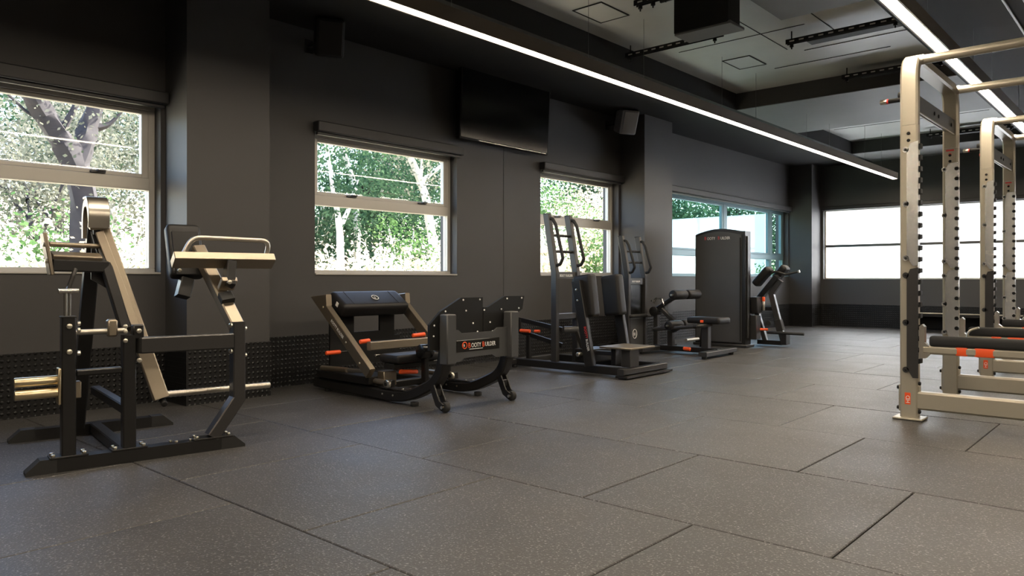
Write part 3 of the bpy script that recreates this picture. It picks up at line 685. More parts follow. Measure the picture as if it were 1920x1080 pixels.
# ------------------------------------------------------------------ standing abductor machine with pads and platform
def tower(t, x, yn, yf, zb, zt, lean, loop, mat_='steel_dark', rungs=(1.17, 1.33)):
    for y in (yn, yf):
        t.part('tower_post', beam([(x, y, .07), (x, y, zb), (x-lean, y, zt)], .07, .05, (0, 1, 0), .005), mat_, smooth=False)
        t.part('post_cap', BX((x-lean, y, zt), (.07, .047, .02), .004), 'rubber')
        f = lambda z: x-lean*(z-zb)/(zt-zb)
        z0, z1 = loop
        t.part('grip_loop', tube([(f(z0)+.02, y, z0), (f(z0)+.075, y, z0+.01), (f(z0)+.11, y, z0+.07), (f(z1)+.10, y, z1-.06), (f(z1)+.06, y, z1), (f(z1)+.01, y, z1)], .0165, 10, .012), 'rubber')
    for z in rungs: t.part('rung', cyl((f(z), yn+.02, z), (f(z), yf-.02, z), .014, 10), 'black')
a = Thing('standing_abductor_machine', 'dark standing abductor machine with two thick pads and small platform', 'gym machine', (-4.4, 6.0, 0))
for y in (5.70, 6.30):
    a.part('base_rail', beam([(-5.08, y, .06), (-3.76, y, .06)], .06, .07), 'black', smooth=False)
a.part('front_foot', prism([(-3.66, 5.60, .012), (-3.66, 6.40, .012), (-3.72, 6.40, .065), (-3.86, 6.40, .065), (-3.86, 5.60, .065), (-3.72, 5.60, .065)][:2]+[(-3.66, 6.40, .03), (-3.66, 5.60, .03)], (-.12, 0, 0)), 'black', smooth=False)
a.part('front_tube', beam([(-3.74, 5.62, .062), (-3.74, 6.38, .062)], .07, .055), 'steel_dark', smooth=False)
a.part('rear_tube', beam([(-5.06, 5.62, .062), (-5.06, 6.38, .062)], .07, .055), 'steel_dark', smooth=False)
for x, y in ((-3.72, 5.68), (-3.72, 6.3), (-5.06, 5.68), (-5.06, 6.3)): a.part('rubber_foot', cyl((x, y, 0), (x, y, .03), .028, 14, .005), 'rubber')
tower(a, -4.55, 5.70, 6.04, .955, 1.535, .10, (1.03, 1.49))
a.part('tower_beam', beam([(-4.55, 5.72, .53), (-4.55, 6.02, .53)], .04, .06), 'steel_dark', smooth=False)
npl = a.part('name_plate', span((-4.555, 5.725, .90), (-4.535, 6.015, .97), .003), 'greysheet')
a.text('BOOTY BUILDER', (-4.5345, 5.755, .922), (0, 1, 0), (0, 0, 1), .034, 'white', npl, xs=.8)
for y, c in ((5.67, 1), (6.12, -1)):
    x = -4.15
    pd = a.part('side_pad', pad((x, y, .74), (.20, .125, .40), .035, Matrix.Rotation(math.radians(-7), 4, 'Y')), 'vinyl')
    a.part('pad_badge', BX((x+.085, y-.01, .70), (.006, .03, .045), .002, Matrix.Rotation(math.radians(-7), 4, 'Y')), 'orange', pd)
    av = a.part('pad_arm', beam([(x-.05, y-.085*c, .88), (x+.10, y-.075*c, .10)], .10, .05, (0, 1, 0)), 'black', smooth=False)
    a.bolts([(x-.035, y-.085*c-.026, .80), (x-.02, y-.085*c-.026, .70)], (0, -1, 0), .01, .008, sub=av)
a.text('BOOTY', V((-4.105, 5.5655, .46)), (.19, 0, -.98), (.98, 0, .19), .038, 'red', xs=.85, name='arm_lettering'); a.text('BUILDER', V((-4.085, 5.567, .345)), (.19, 0, -.98), (.98, 0, .19), .034, 'white', xs=.85, name='arm_lettering')
pt = a.part('step_platform', span((-4.05, 5.73, .255), (-3.70, 6.15, .272), .004), 'lamplit_coat')
a.part('step_post', span((-3.84, 5.78, .09), (-3.74, 5.93, .255), .005), 'steel_dark'); a.part('step_post', span((-4.0, 5.85, .09), (-3.95, 6.0, .255), .005), 'black')
a.part('step_tube', beam([(-4.3, 5.92, .19), (-3.98, 5.92, .19)], .04, .04), 'steel_dark', smooth=False)
for z0, z1 in ((.485, .405), (.365, .25)): a.part('lever_bar', beam([(-5.06, 5.75, z0), (-4.50, 5.75, z1)], .045, .02, (0, 1, 0)), 'black', smooth=False)
a.part('lever_end', beam([(-5.05, 5.75, .36), (-5.05, 5.75, .485)], .05, .03, (0, 1, 0)), 'black', smooth=False)
a.part('orange_handle', cyl((-5.0, 5.70, .375), (-4.87, 5.70, .375), .018, 12, .005), 'orange'); a.part('orange_handle', cyl((-4.83, 5.72, .375), (-4.76, 5.72, .38), .014, 12, .005), 'orange')
a.part('weight_drum', cyl((-4.52, 5.80, .40), (-4.36, 5.95, .40), .035, 16, .006), 'greysheet'); a.part('drum_link', beam([(-4.42, 5.88, .38), (-4.34, 5.9, .18)], .05, .03, (0, 1, 0)), 'steel_dark', smooth=False)
a.part('pivot', cyl((-4.34, 5.78, .17), (-4.34, 5.84, .17), .022, 14, .004), 'bolt'); a.part('pivot_block', span((-4.42, 5.84, .09), (-4.22, 6.2, .22), .006), 'black')
a.part('rear_post', beam([(-4.93, 5.75, .09), (-4.93, 5.75, .33)], .04, .05), 'black', smooth=False)

# ------------------------------------------------------------------ tall handle machine behind it
s_ = Thing('standing_kick_machine', 'shorter dark handle tower with round mark on its lower panel', 'gym machine', (-5.05, 7.8, 0))
tower(s_, -4.97, 7.62, 7.99, .93, 1.415, .09, (.97, 1.36), rungs=(1.10, 1.235))
pn = s_.part('lower_panel', span((-4.99, 7.645, .08), (-4.965, 7.965, .42), .004), 'greysheet')
rm = bmesh.new(); tube([(-4.962, 7.77+.045*math.cos(a_*PI/10), .23+.055*math.sin(a_*PI/10)) for a_ in range(21)], .004, 6, bm=rm); s_.part('round_mark', rm, 'white', pn)
s_.text('BB', (-4.963, 7.742, .21), (0, 1, 0), (0, 0, 1), .052, 'white', pn, xs=.8)
s_.part('dark_panel', span((-4.995, 7.645, .47), (-4.975, 7.965, .83), .004), 'sign')
np2 = s_.part('name_plate', span((-4.985, 7.64, .83), (-4.955, 7.97, .91), .003), 'steel_dark'); s_.text('BOOTY BUILDER', (-4.9545, 7.70, .858), (0, 1, 0), (0, 0, 1), .030, 'white', np2, xs=.8)
s_.part('hip_bar', tube([(-4.95, 7.62, .45), (-4.915, 7.63, .45), (-4.915, 7.97, .45), (-4.97, 7.98, .45)], .022, 12, .04), 'rubber')
for y in (7.62, 7.99): s_.part('base_rail', beam([(-5.5, y, .05), (-4.90, y, .05)], .06, .07), 'black', smooth=False)
s_.part('cross_rail', beam([(-5.46, 7.55, .05), (-5.46, 8.06, .05)], .06, .06), 'black', smooth=False)
for x in (-5.4, -4.95):
    for y in (7.62, 7.99): s_.part('rubber_foot', cyl((x, y, 0), (x, y, .02), .025, 12), 'rubber')

# ------------------------------------------------------------------ leg curl machine with rollers
c = Thing('roller_curl_machine', 'low dark machine with double foam rollers and small seat pad', 'gym machine', (-4.4, 8.0, 0))
YA = 8.06
c.part('main_rail', beam([(-4.84, YA, .06), (-4.0, YA, .06)], .09, .06), 'black', smooth=False)
c.part('front_foot', beam([(-3.98, 7.62, .055), (-4.0, 8.42, .055)], .10, .05), 'steel_dark', smooth=False); c.part('rear_foot', beam([(-4.80, 7.62, .055), (-4.80, 8.42, .055)], .09, .05), 'steel_dark', smooth=False)
for x, y in ((-3.98, 7.66), (-4.0, 8.36), (-4.80, 7.68), (-4.80, 8.36)): c.part('rubber_foot', cyl((x, y, 0), (x, y, .035), .03, 14, .006), 'rubber')
c.part('rear_post', beam([(-4.83, YA, .085), (-4.83, YA, .46)], .07, .06), 'steel_dark', smooth=False); c.part('pivot_post', beam([(-4.63, YA, .085), (-4.63, YA, .27)], .07, .07), 'steel_dark', smooth=False)
c.part('hub', cyl((-4.84, YA-.07, .50), (-4.84, YA+.07, .50), .06, 16, .01), 'black'); c.part('hub_arm', beam([(-4.84, YA, .51), (-4.70, YA, .56)], .08, .08, (0, 1, 0)), 'black', smooth=False)
c.part('upper_arm', beam([(-4.80, YA-.02, .535), (-4.60, YA-.02, .66), (-4.50, YA, .70)], .05, .05, (0, 1, 0)), 'black', smooth=False)
c.part('lower_arm', beam([(-4.72, YA-.06, .53), (-4.47, YA-.06, .32)], .045, .06, (0, 1, 0)), 'steel_dark', smooth=False)
c.part('link_arm', beam([(-4.62, YA, .26), (-4.47, YA, .34)], .05, .06, (0, 1, 0)), 'black', smooth=False)
for z, x, m_ in ((.71, -4.46, 'vinyl'), (.345, -4.52, 'vinyl')):
    c.part('roller_axle', cyl((x, 7.76, z), (x, 8.44, z), .012, 8), 'satin')
    for y0 in (7.80, 8.13): c.part('foam_roller', cyl((x, y0, z), (x, y0+.29, z), .058, 20, .016), m_)
c.part('grip_handle', tube([(-4.84, YA-.05, .60), (-4.82, YA-.05, .66), (-4.73, YA-.05, .66), (-4.70, YA-.05, .60)], .012, 8, .04), 'chrome'); c.bolts([(-4.86, YA-.062, .63), (-4.70, YA-.05, .585)], (0, -1, 0), .013, .01, 'chrome')
c.part('side_tube', tube([(-4.80, YA, .30), (-4.76, 7.86, .285), (-4.70, 7.84, .29), (-4.14, 7.86, .355), (-4.10, YA, .36)], .020, 10, .05), 'steel_dark')
for x, z in ((-4.52, .31), (-4.19, .348)): c.part('tube_collar', cyl((x-.02, 7.85, z), (x+.02, 7.852, z+.004), .026, 12), 'rubber')
c.part('seat_pad', pad((-4.155, 8.10, .412), (.42, .30, .075), .032), 'vinyl'); c.part('seat_badge', BX((-4.16, 7.945, .405), (.04, .006, .03), .002), 'orange')
c.part('seat_post', beam([(-4.165, YA, .085), (-4.165, YA, .375)], .08, .09), 'steel_dark', smooth=False)
c.part('orange_handle', cyl((-4.40, 7.95, .075), (-4.31, 7.95, .07), .022, 12, .006), 'orange')
c.part('weight_horn', cyl((-4.45, 8.10, .16), (-4.45, 8.40, .16), .02, 12), 'satin'); c.part('strut', beam([(-4.33, 8.25, .08), (-4.28, 8.2, .33)], .03, .04, (0, 1, 0)), 'black', smooth=False)

# ------------------------------------------------------------------ weight stack cabinet with slanted bench
w = Thing('cable_extension_machine', 'tall black weight stack cabinet with a slanted padded bench behind', 'gym machine', (-4.5, 9.5, 0))
x0, x1, yc = -4.965, -4.25, 9.30
prof = [(x0, .03), (x0, 1.50)]+[(x0+(x1-x0)*i/10, 1.505+.065*math.sin(PI*i/10)) for i in range(1, 10)]+[(x1, 1.525), (x1, .03)]
cab = w.part('cabinet', prism([(x, yc, z) for x, z in prof], (0, .17, 0)), 'black', smooth=False)
pf = [(x0+.015, .06), (x0+.015, 1.47)]+[(x0+.015+(x1-.05-x0-.015)*i/10, 1.475+.055*math.sin(PI*i/10)) for i in range(1, 10)]+[(x1-.05, 1.48), (x1-.05, .06)]
fpn = w.part('front_shroud', prism([(x, yc-.012, z) for x, z in pf], (0, .012, 0)), 'greysheet', smooth=False)
for px_, nm, body, m_, sz in ((-4.825, 'capital_letter', 'B', 'red', .062), (-4.785, 'lettering', 'OOTY', 'white', .052), (-4.63, 'capital_letter', 'B', 'red', .062), (-4.59, 'lettering', 'UILDER', 'white', .052)):
    w.text(body, (px_, yc-.0135, 1.425), (1, 0, 0), (0, 0, 1), sz, m_, fpn, spacing=.95, xs=.82, name=nm)
w.part('shroud_rim', beam([(x1-.06, yc-.016, .08), (x1-.06, yc-.016, 1.44)], .012, .012, (0, 1, 0)), 'matt', fpn, smooth=False)
w.part('side_trim', beam([(x1+.012, yc+.06, .12), (x1+.012, yc+.06, 1.46)], .018, .05, (0, 1, 0)), 'steel_dark', cab, smooth=False)
w.part('cabinet_base', span((x0-.03, yc-.02, 0), (x1+.03, yc+.22, .035), .006), 'steel_dark')
w.part('selector_pin', cyl((-5.02, 9.42, .60), (-4.96, 9.42, .60), .008, 8), 'red')
w.part('carriage', span((x1+.005, yc+.15, .44), (x1+.10, yc+.30, .66), .01), 'black'); w.part('pull_pin', cyl((-4.13, 9.60, .48), (-4.13, 9.60, .60), .017, 10, .005), 'bolt'); w.part('orange_handle', cyl((-4.13, 9.60, .60), (-4.13, 9.60, .66), .02, 10, .006), 'orange')
w.part('orange_handle', cyl((-4.22, 9.55, .23), (-4.07, 9.60, .23), .016, 10, .005), 'orange'); w.part('bracket', span((x1, yc+.14, .10), (x1+.09, yc+.28, .42), .005), 'steel_dark')
YB_ = 9.75
w.part('bench_base', beam([(-4.27, YB_, .05), (-3.93, YB_, .05)], .07, .06), 'black', smooth=False)
w.part('bench_post', beam([(-3.91, YB_, .03), (-4.085, YB_, .70), (-3.96, YB_, .88)], .07, .065, (0, 1, 0)), 'steel_dark', smooth=False)
w.part('bench_leg', beam([(-4.17, YB_, .07), (-4.29, YB_, .47)], .06, .06, (0, 1, 0)), 'steel_dark', smooth=False)
w.part('slide_beam', beam([(-4.36, YB_, .50), (-4.0, YB_, .93)], .07, .12, (0, 1, 0)), 'black', smooth=False)
w.part('bench_tie', beam([(-4.30, YB_, .50), (-4.05, YB_, .50)], .05, .05), 'black', smooth=False); w.part('post_clamp', beam([(-3.955, YB_, .21), (-3.995, YB_, .35)], .09, .09, (0, 1, 0)), 'rubber', smooth=False)
Rp = Matrix.Rotation(math.radians(-48), 4, 'Y')
w.part('hip_pad', pad((-4.16, YB_-.1, .93), (.30, .17, .10), .04, Rp), 'vinyl'); w.part('hip_pad', pad((-4.02, YB_+.16, .985), (.22, .17, .10), .04, Rp), 'vinyl')
w.part('grip_bar', tube([(-4.2, YB_-.1, .90), (-4.0, YB_-.08, 1.0), (-3.90, YB_, .955), (-3.72, YB_, .995)], .014, 10, .03), 'rubber'); w.part('grip_end', cyl((-3.73, YB_, .993), (-3.71, YB_, .998), .018, 10), 'bolt')
w.part('foot_rest', cyl((-4.12, YB_-.06, .185), (-3.63, YB_-.06, .185), .019, 12, .005), 'rubber'); w.part('foot_bracket', span((-3.93, YB_-.07, .03), (-3.86, YB_+.06, .18), .006), 'black')
w.part('pulley', cyl((-4.15, YB_+.04, .30), (-4.15, YB_+.07, .30), .035, 14, .005), 'rubber')

# ------------------------------------------------------------------ squat racks
RX = -1.305
def slotted_plate(t, par, y, z0, z1, m='plate', xl=RX-.008):
    xr = RX+.058
    bm = prism([(xl, y-.012, z0+.06), (xl, y-.012, z1-.05), (xl+.02, y-.012, z1), (xr, y-.012, z1+.01), (xr, y-.012, z0), (xl+.035, y-.012, z0)], (0, .012, 0))
    n = max(2, int((z1-z0)/.42))
    for i in range(n+1):
        z = z0+.05+(z1-z0-.09)*i/n
        cyl((xl-.006, y-.012, z), (xl-.006, y, z), .019, 12, bm=bm)
    pl = t.part('hook_plate', bm, m, par, smooth=False)
    t.bolts([(xl-.006, y-.012, z0+.05+(z1-z0-.09)*i/n) for i in range(n+1)], (0, -1, 0), .009, .003, 'matt', par)
    return pl
def rack(y0, label, full=True):
    t = Thing('squat_rack', label, 'squat rack', (RX, y0+.6, 0), 'champagne squat racks')
    y1 = y0+1.15; ya, yb = y0+.035, y1+.035
    zt = 2.33
    arch = [(RX, ya, 1.89)]+fillet([(RX, ya, 1.9), (RX, ya, zt), (RX, yb, zt), (RX, yb, 1.9)], .14, 7)[1:-1]+[(RX, yb, 1.89)]
    t.part('arch', beam(arch, .07, .104, (1, 0, 0), .012), 'champagne')
    for j, y in enumerate((ya, yb)):
        up = t.part('upright', beam([(RX, y, .012), (RX, y, 1.888)], .07, .104, (1, 0, 0), .010), 'champagne')
        t.part('floor_plate', BX((RX, y, .008), (.175, .15, .014), .005), 'champagne')
        t.bolts([(RX, y-.036, 1.835), (RX, y-.036, 1.79)], (0, -1, 0), .011, .004, 'matt', up)
        slotted_plate(t, up, y-.036, .985, 1.77, xl=RX-.03 if j else RX-.008); slotted_plate(t, up, y-.036, .27 if not j else .45, .965, 'plate' if j else 'steel_dark', xl=RX-.03 if j else RX-.008)
        # hook teeth on the inner edge, one by one
        for i in range(20 if j == 0 else 0):
            z = .36+i*.072
            t.part('hook_tooth', prism([(RX+.052, y-.046, z), (RX+.073, y-.046, z+.006), (RX+.073, y-.046, z+.034), (RX+.060, y-.046, z+.034), (RX+.060, y-.046, z+.018), (RX+.052, y-.046, z+.018)], (0, .05, 0)), 'matt', up, smooth=False)
        for i in range(17 if j else 0):
            z = .53+i*.075; t.part('pin_hole', cyl((RX+.046, y-.0495, z), (RX+.046, y-.047, z), .0145, 10), 'matt', up, smooth=False); t.part('hook_tooth', span((RX+.056, y-.048, z-.013), (RX+.064, y-.03, z+.013), .002), 'plate', up, smooth=False)
        # sleeve with clamp bolts at the bottom
        for sx, ex in ((-.062, -.052), (.052, .056)): t.part('sleeve', span((RX+sx, y-.02, .05), (RX+ex, y+.036, .22), .002), 'champagne', up)
        t.bolts([(RX-.062, y-.012, z) for z in (.07, .2)], (-1, 0, 0), .012, .012, 'matt', up); t.bolts([(RX+.056, y-.025, z) for z in (.055, .235)], (1, 0, 0), .012, .014, 'matt', up)
        # floor beam and safety arm reaching towards the lifter
        t.part('floor_beam', beam([(RX+.05, y+.005, .125), (RX+1.45, y+.005, .125)], .07, .115, (0, 0, 1), .012), 'champagne')
        sa = t.part('safety_arm', beam([(RX+.09, y-.03, .455), (RX+1.10, y-.03, .455)], .055, .055, (0, 0, 1), .014), 'champagne')
        t.part('arm_pad', pad((RX+.61, y-.03, .51), (.98, .06, .07), .026), 'rubber', sa)
        t.part('arm_hook', prism([(RX+.066, y-.055, .40), (RX+.066, y-.055, .60), (RX+.082, y-.055, .615), (RX+.096, y-.055, .60), (RX+.096, y-.055, .50), (RX+.125, y-.055, .475), (RX+.125, y-.055, .43), (RX+.10, y-.055, .40)], (0, .05, 0)), 'satin', sa, smooth=False)
        for xx, L in ((.27, .07), (.39, .11)): t.part('marker_band', BX((RX+xx+.03, y-.03, .455), (L, .0565, .0565), .013), 'orange', sa)
    # stickers
    lb = t.part('label_plate', BX((RX-.005, ya-.0362, .135), (.034, .0015, .075), 0), 'orange')
    t.text('HD', (RX+.008, ya-.0375, .105), (0, 0, 1), (-1, 0, 0), .034, 'white', lb)
    ws = t.part('warning_plate', BX((RX, yb-.0362, 1.845), (.06, .0015, .075), 0), 'champagne'); t.part('warning_strip', BX((RX, yb-.0372, 1.872), (.054, .001, .012), 0), 'red', ws); t.part('warning_sign', cyl((RX, yb-.0375, 1.84), (RX, yb-.0365, 1.84), .011, 10), 'red', ws)
    # cross plates between the uprights
    for x, z0, z1 in ((RX-.03, 2.02, 2.11), (RX+.025, 1.99, 2.10)):
        cpz = t.part('cross_plate', span((x-.004, ya+.034, z0), (x+.004, yb-.034, z1), .002), 'black')
        t.bolts([(x+.004, ya+.5+.12*i, (z0+z1)/2) for i in range(2)]+[(x+.004, yb-.14, (z0+z1)/2)], (1, 0, 0), .014, .006, 'matt', cpz)
        t.part('plate_edge', beam([(x, ya+.034, z0), (x, yb-.034, z0)], .012, .008), 'champagne', cpz, smooth=False)
    # pull-up tubes to the opposite arch
    for yy, zz in ((y0+.09, 2.315), (y1-.02, 2.315)):
        t.part('top_tube', cyl((RX+.03, yy, zz), (RX+1.5, yy, zz), .029, 16), 'champagne'); t.part('tube_collar', cyl((RX+.045, yy, zz), (RX+.07, yy, zz), .033, 14), 'satin')
    if full:
        t.part('rear_arch', beam([(RX+1.5, ya, .012)]+fillet([(RX+1.5, ya, .1), (RX+1.5, ya, zt), (RX+1.5, yb, zt), (RX+1.5, yb, .1)], .14, 7)[1:-1]+[(RX+1.5, yb, .012)], .07, .104, (1, 0, 0), .012), 'champagne')
    # band pegs on the outside
    pg = t.part('band_peg', cyl((RX-.2, ya+.09, 2.085), (RX-.03, ya+.09, 2.085), .015, 12, .004), 'matt'); t.part('peg_tip', cyl((RX-.205, ya+.09, 2.085), (RX-.16, ya+.09, 2.085), .0165, 12, .005), 'bolt', pg); t.part('peg_ring', cyl((RX-.163, ya+.09, 2.085), (RX-.152, ya+.09, 2.085), .0175, 12), 'red', pg)
    t.part('peg_knob', cyl((RX-.10, ya+.12, 2.12), (RX-.03, ya+.12, 2.12), .024, 12, .006), 'rubber'); t.part('peg_knob', cyl((RX-.07, ya+.06, 2.03), (RX-.03, ya+.06, 2.03), .014, 12, .004), 'red')
    t.part('bar_catch', tube([(RX+.12, yb-.1, .44), (RX+.13, yb-.1, .52), (RX+.2, yb-.1, .545)], .008, 8, .04), 'satin')
rack(5.262, 'champagne squat rack nearest the viewer at the right edge')
rack(7.82, 'champagne squat rack farther back, behind the nearest rack')
st = Thing('storage_bench', 'low black storage bench with pale edge rail against the end wall', 'bench', (-2.6, 14.2, 0))
st.part('bench_top', span((-3.55, 14.0, .26), (-1.3, 14.45, .31), .006), 'black'); st.part('edge_rail', beam([(-3.57, 13.99, .318), (-1.28, 13.99, .318)], .03, .02), 'champagne', smooth=False)
for x in (-3.5, -2.4, -1.4): st.part('bench_leg', span((x, 14.02, 0), (x+.06, 14.42, .26), .006), 'black')
st.part('back_panel', span((-3.5, 14.38, .05), (-1.4, 14.40, .26)), 'matt')

# ------------------------------------------------------------------ outdoors
gv = []; gf = []
rg = random.Random(5)
NX, NY = 26, 40
for i in range(NX+1):
    for j in range(NY+1):
        x = -5.9-i*1.3; y = -14+j*1.3
        z = -0.25+max(0, -7.5-x)*0.16+0.12*math.sin(x*0.9+y*0.6)+rg.uniform(-.06, .06)
        gv.append((x, y, z))
for i in range(NX):
    for j in range(NY):
        a = i*(NY+1)+j; gf.append((a, a+1, a+NY+2, a+NY+1))
gm = bpy.data.meshes.new('ground'); gm.from_pydata(gv, [], gf); gm.materials.append(M['outground'])
g = bpy.data.objects.new('ground', gm); C.objects.link(g); tag(g, 'pale dry grass bank outside the windows', kind='structure')
gp = struct('pavement', span((-5.9, YF+.25, -.6), (12, 40, -.25)), 'outwall', label='pale paved yard outside the end window')
def gz(x): return -0.25+max(0, -7.5-x)*0.16

def trunk_mesh(bm, base, h, r, rgen, lean=(0, 0), forks=3, depth=0, tips=None):
    n = 7; p = V(base); d = V((lean[0], lean[1], 1)).normalized(); pts = [p.copy()]; step = h/5
    for i in range(5):
        d = (d+V((rgen.uniform(-.22, .22), rgen.uniform(-.22, .22), rgen.uniform(0, .1)))).normalized()
        p = p+d*step; pts.append(p.copy())
    rings = []
    for i, q in enumerate(pts):
        rr = r*(1-0.13*i); t = (pts[min(i+1, 5)]-pts[max(i-1, 0)]).normalized()
        s = t.cross(V((0.3, 1, 0.1))).normalized(); u = s.cross(t)
        rings.append([bm.verts.new(q+s*rr*math.cos(2*PI*k/n)+u*rr*math.sin(2*PI*k/n)) for k in range(n)])
    for a, b in zip(rings, rings[1:]):
        for k in range(n): bm.faces.new((a[k], a[(k+1) % n], b[(k+1) % n], b[k]))
    bm.faces.new(rings[-1])
    if depth < 2 and r > 0.02:
        for k in range(forks):
            i = rgen.choice((2, 3, 4, 5)) if depth else (rgen.choice((3, 4)) if k else 5)
            trunk_mesh(bm, pts[i], h*rgen.uniform(.45, .7), r*(0.75 if k == 0 else .5), rgen, (d.x+rgen.uniform(-.9, .9), d.y+rgen.uniform(-.9, .9)), 3, depth+1, tips)
    if tips is not None: tips += pts[2:] if depth == 0 else pts[1:]
def leaves(name, centres, n, spread, size, m, parent, rgen):
    vs = []; fs = []
    for i in range(n):
        c = centres[rgen.randrange(len(centres))]
        p = V((rgen.gauss(c[0], spread), rgen.gauss(c[1], spread), rgen.gauss(c[2], spread*.8)))
        a = V((rgen.uniform(-1, 1), rgen.uniform(-1, 1), rgen.uniform(-1, .4))).normalized()*size*rgen.uniform(.6, 1.4)
        b = a.cross(V((rgen.uniform(-1, 1), rgen.uniform(-1, 1), rgen.uniform(-1, 1)))).normalized()*a.length*.28
        k = len(vs); vs += [p-a*.5, p+b, p+a*.5, p-b]; fs.append((k, k+1, k+2, k+3))
    me = bpy.data.meshes.new(name); me.from_pydata(vs, [], fs); me.materials.append(M[m] if isinstance(m, str) else m)
    o = bpy.data.objects.new(name, me); C.objects.link(o); o.parent = parent; o['kind'] = 'stuff'
    return o
def tree(x, y, h, r, bark, leaf, nl, spread, size, label, seed, lean=(0, 0), forks=3):
    rgen = random.Random(seed)
    t = Thing('tree', label, 'tree', (x, y, gz(x)-.15), 'trees outside the windows')
    bm = bmesh.new(); tips = []
    trunk_mesh(bm, (x, y, gz(x)-.15), h, r, rgen, lean, forks, 0, tips)
    t.part('trunk', bm, bark)
    if nl: leaves('foliage', [q-t.loc for q in tips], nl, spread, size, leaf, t.o, rgen)
def bush(x, y, h, w, leaf, nl, size, label, seed):
    rgen = random.Random(seed); z0 = gz(x)-.1
    t = Thing('bush', label, 'bush', (x, y, z0), 'bushes outside the windows')
    bm = bmesh.new(); tips = []
    for k in range(6):
        a = rgen.uniform(0, 2*PI); e = V((x+math.cos(a)*w*.4, y+math.sin(a)*w*.4, z0+h*rgen.uniform(.6, .95)))
        mid = V((x+math.cos(a)*w*.12, y+math.sin(a)*w*.12, z0+h*.45)); tube([(x, y, z0), mid, e], .012, 5, bm=bm); tips += [mid-t.loc, e-t.loc, (mid+e)/2-t.loc]
    t.part('stems', bm, 'bark_pale')
    leaves('foliage', tips, nl, w*.22, size, leaf, t.o, rgen)

def limb(bm, pts, r0, r1, n=9):
    pts = fillet(pts, .25, 3); rings = []
    for i, q in enumerate(pts):
        t = (pts[min(i+1, len(pts)-1)]-pts[max(i-1, 0)]).normalized(); s = t.cross(V((1, .2, .1))).normalized(); u = s.cross(t)
        rr = r0+(r1-r0)*i/(len(pts)-1)
        rings.append([bm.verts.new(q+(s*math.cos(2*PI*k/n)+u*math.sin(2*PI*k/n))*rr*(1+.12*math.sin(3.1*k+i))) for k in range(n)])
    for a, b in zip(rings, rings[1:]):
        for k in range(n): bm.faces.new((a[k], a[(k+1) % n], b[(k+1) % n], b[k]))
    bm.faces.new(rings[-1])
def shaped_tree(limbs, bark, leaf, nl, spread, size, label, seed):
    p0 = V(limbs[0][0][0]); t = Thing('tree', label, 'tree', (p0.x, p0.y, gz(p0.x)-.2), 'trees outside the windows'); bm = bmesh.new(); tips = []
    for j, (pts, r0, r1) in enumerate(limbs):
        pts = [V(p) for p in pts]
        if j == 0: pts = [V((p0.x, p0.y, gz(p0.x)-.2))]+pts
        limb(bm, pts, r0, r1); tips += [q-t.loc for q in pts[-2:]]
    t.part('trunk', bm, bark)
    leaves('foliage', tips, nl, spread, size, leaf, t.o, random.Random(seed))
X = -9.0
shaped_tree([([(X, 3.0, .95), (X, 3.0, 1.7), (X, 2.88, 2.21), (X, 2.67, 2.52), (X+.1, 2.47, 2.77), (X+.2, 2.2, 3.25), (X+.3, 2.0, 4.2)], .17, .075),
  ([(X, 2.9, 2.15), (X-.05, 2.99, 2.39), (X-.1, 3.06, 2.65), (X-.1, 3.16, 2.95), (X, 3.3, 3.6), (X, 3.3, 4.4)], .12, .06),
  ([(X+.05, 2.72, 2.45), (X+.1, 2.83, 2.71), (X+.1, 2.93, 2.94), (X, 2.95, 3.5)], .04, .015), ([(X-.08, 3.06, 2.58), (X-.05, 3.24, 2.63), (X, 3.4, 2.85)], .045, .012),
  ([(X+.05, 2.6, 2.6), (X, 2.45, 2.62), (X-.1, 2.2, 2.9)], .03, .01), ([(X, 2.98, 1.8), (X+.1, 2.75, 2.0), (X+.1, 2.5, 2.1)], .03, .01)], 'bark_dark', 'leaf_grey', 1600, .38, .05, 'big dark forked tree right outside the nearest window', 1)
X = -11.0
shaped_tree([([(X, 10.0, 1.1), (X, 9.87, 1.87), (X, 9.76, 2.39), (X, 9.6, 2.84), (X, 9.29, 3.27), (X, 9.0, 3.6), (X, 8.9, 4.6)], .10, .05), ([(X, 9.62, 2.79), (X, 9.9, 2.98), (X, 10.2, 3.19), (X, 10.5, 3.6)], .045, .02), ([(X, 9.6, 2.84), (X, 9.64, 3.1), (X, 9.6, 3.5)], .035, .015)],
  'bark_pale', 'leaf_grey', 2200, .5, .07, 'white barked gum trunk at the right of the second window', 2)
X = -10.5
shaped_tree([([(X, 7.4, 1.0), (X, 7.38, 1.73), (X, 7.33, 2.04), (X, 7.25, 2.35), (X, 7.1, 3.2)], .07, .03), ([(X, 7.38, 1.75), (X, 7.5, 1.96), (X, 7.6, 2.15), (X, 7.75, 2.6)], .05, .02)], 'bark_pale', 'leaf_green', 1500, .4, .07, 'thin white forked gum at the left of the second window', 3)
X = -12.0
shaped_tree([([(X, 8.85, 1.5), (X, 8.82, 2.2), (X, 8.78, 2.7), (X, 8.66, 3.04), (X, 8.47, 3.4), (X, 8.3, 4.4)], .07, .04)], 'bark_pale', 'leaf_green', 2200, .45, .07, 'slender white gum in the middle of the second window', 4)
def forest(rows):
    for i, (x, y, h, r, bk, lf, n, sp, sz, lab) in enumerate(rows): tree(x, y, h, r, bk, lf, n, sp, sz, lab, 12+i)
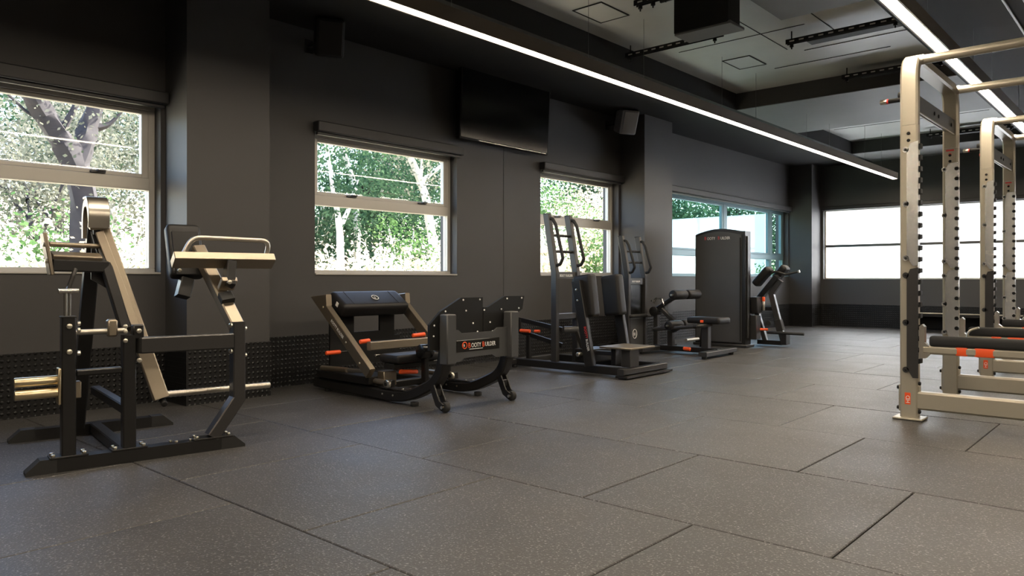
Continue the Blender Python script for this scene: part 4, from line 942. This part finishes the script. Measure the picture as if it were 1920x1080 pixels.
forest([(-12.5, 3.5, 1.7, .07, 'bark_dark', 'leaf_grey', 9000, .55, .07, 'grey green gum tree at the left of the nearest window'),
 (-14.5, 5.4, 2.0, .09, 'bark_pale', 'leaf_grey', 10000, .65, .08, 'pale grey gum tree behind the dark forked trunk'),
 (-18.5, 5.6, 2.3, .12, 'bark_dark', 'leaf_green', 9000, .8, .11, 'dark green tree deep behind the nearest window'),
 (-13.6, 9.7, 1.8, .09, 'bark_dark', 'leaf_green', 11000, .6, .075, 'dense dark green tree at the left behind the white gums'),
 (-14.4, 12.6, 2.0, .09, 'bark_dark', 'leaf_green', 11000, .65, .08, 'dense dark green tree at the right behind the white gums'),
 (-19, 14.5, 2.6, .12, 'bark_dark', 'leaf_bright', 10000, .9, .11, 'lighter green tree deep behind the second window'),
 (-12.0, 15.2, 1.5, .07, 'bark_pale', 'leaf_bright', 8000, .5, .08, 'bright green young tree outside the window under the speaker'),
 (-12.6, 18.0, 1.7, .07, 'bark_pale', 'leaf_pale', 6500, .55, .08, 'pale blossoming tree at the right of the third window'),
 (-17, 22.5, 2.6, .13, 'bark_dark', 'leaf_green', 9000, .9, .12, 'deep green tree behind the third window'),
 (-11.8, 21.8, 2.1, .13, 'bark_dark', 'leaf_green', 11000, .7, .10, 'deep green tree leaning over the white outdoor wall'),
 (-8.3, 20.3, 2.0, .12, 'bark_dark', 'leaf_green', 11000, .65, .09, 'deep green tree beyond the right end of the white wall'),
 (-13, 28.0, 2.6, .13, 'bark_dark', 'leaf_green', 10000, .9, .12, 'distant green tree far behind the wide window')])
for i, (x, y, h, w, lf, n, lab) in enumerate([
    (-8.9, 2.3, 1.25, 1.1, 'leaf_pale', 2600, 'pale dry bush under the left half of the nearest window'), (-9.6, 3.7, 1.3, 1.1, 'leaf_pale', 2600, 'pale dry bush under the forked tree'),
    (-11.0, 3.2, 1.7, 1.3, 'leaf_bright', 1800, 'green bush behind the pale ones at the nearest window'), (-8.9, 6.2, 1.3, 1.0, 'leaf_pale', 2600, 'cream dry bush at the left foot of the second window'),
    (-9.0, 7.2, 1.45, 1.1, 'leaf_pale', 2600, 'cream dry bush at the middle of the second window'), (-9.1, 8.3, 1.5, 1.1, 'leaf_pale', 2600, 'cream dry bush at the right foot of the second window'),
    (-10.0, 8.4, 1.9, .8, 'leaf_bright', 1200, 'spiky bright green bush behind the cream bushes'), (-9.0, 11.1, 2.2, 1.2, 'leaf_pale', 2600, 'tall cream bush at the left of the third window'),
    (-9.0, 12.4, 2.1, 1.1, 'leaf_bright', 3200, 'bright green leafy bush close to the third window'), (-10.4, 14.6, 2.9, 1.4, 'leaf_pale', 3200, 'large pale bush at the right of the third window'),
    (-6.6, 15.9, 1.45, .7, 'leaf_bright', 2200, 'vivid green fern bush at the right end of the wide window'), (-13.5, 6.2, 2.4, 2.0, 'leaf_grey', 3600, 'grey green shrub on the bank behind the nearest window'),
    (-12.6, 8.3, 2.4, 1.8, 'leaf_green', 4000, 'dark green shrub on the bank behind the second window'), (-13.0, 11.3, 2.5, 1.8, 'leaf_green', 4000, 'tall dark green shrub right of the white gum trunk')]):
    bush(x, y, h, w, lf, n, .075, lab, 40+i)
ow = struct('wall_outdoor', boxes([((-9.05, 17, -.3), (-7.28, 17.15, 2.42)), ((-10.9, 17, -.3), (-9.12, 17.15, 2.42))]), 'outwall', label='white outdoor wall seen through the wide window')
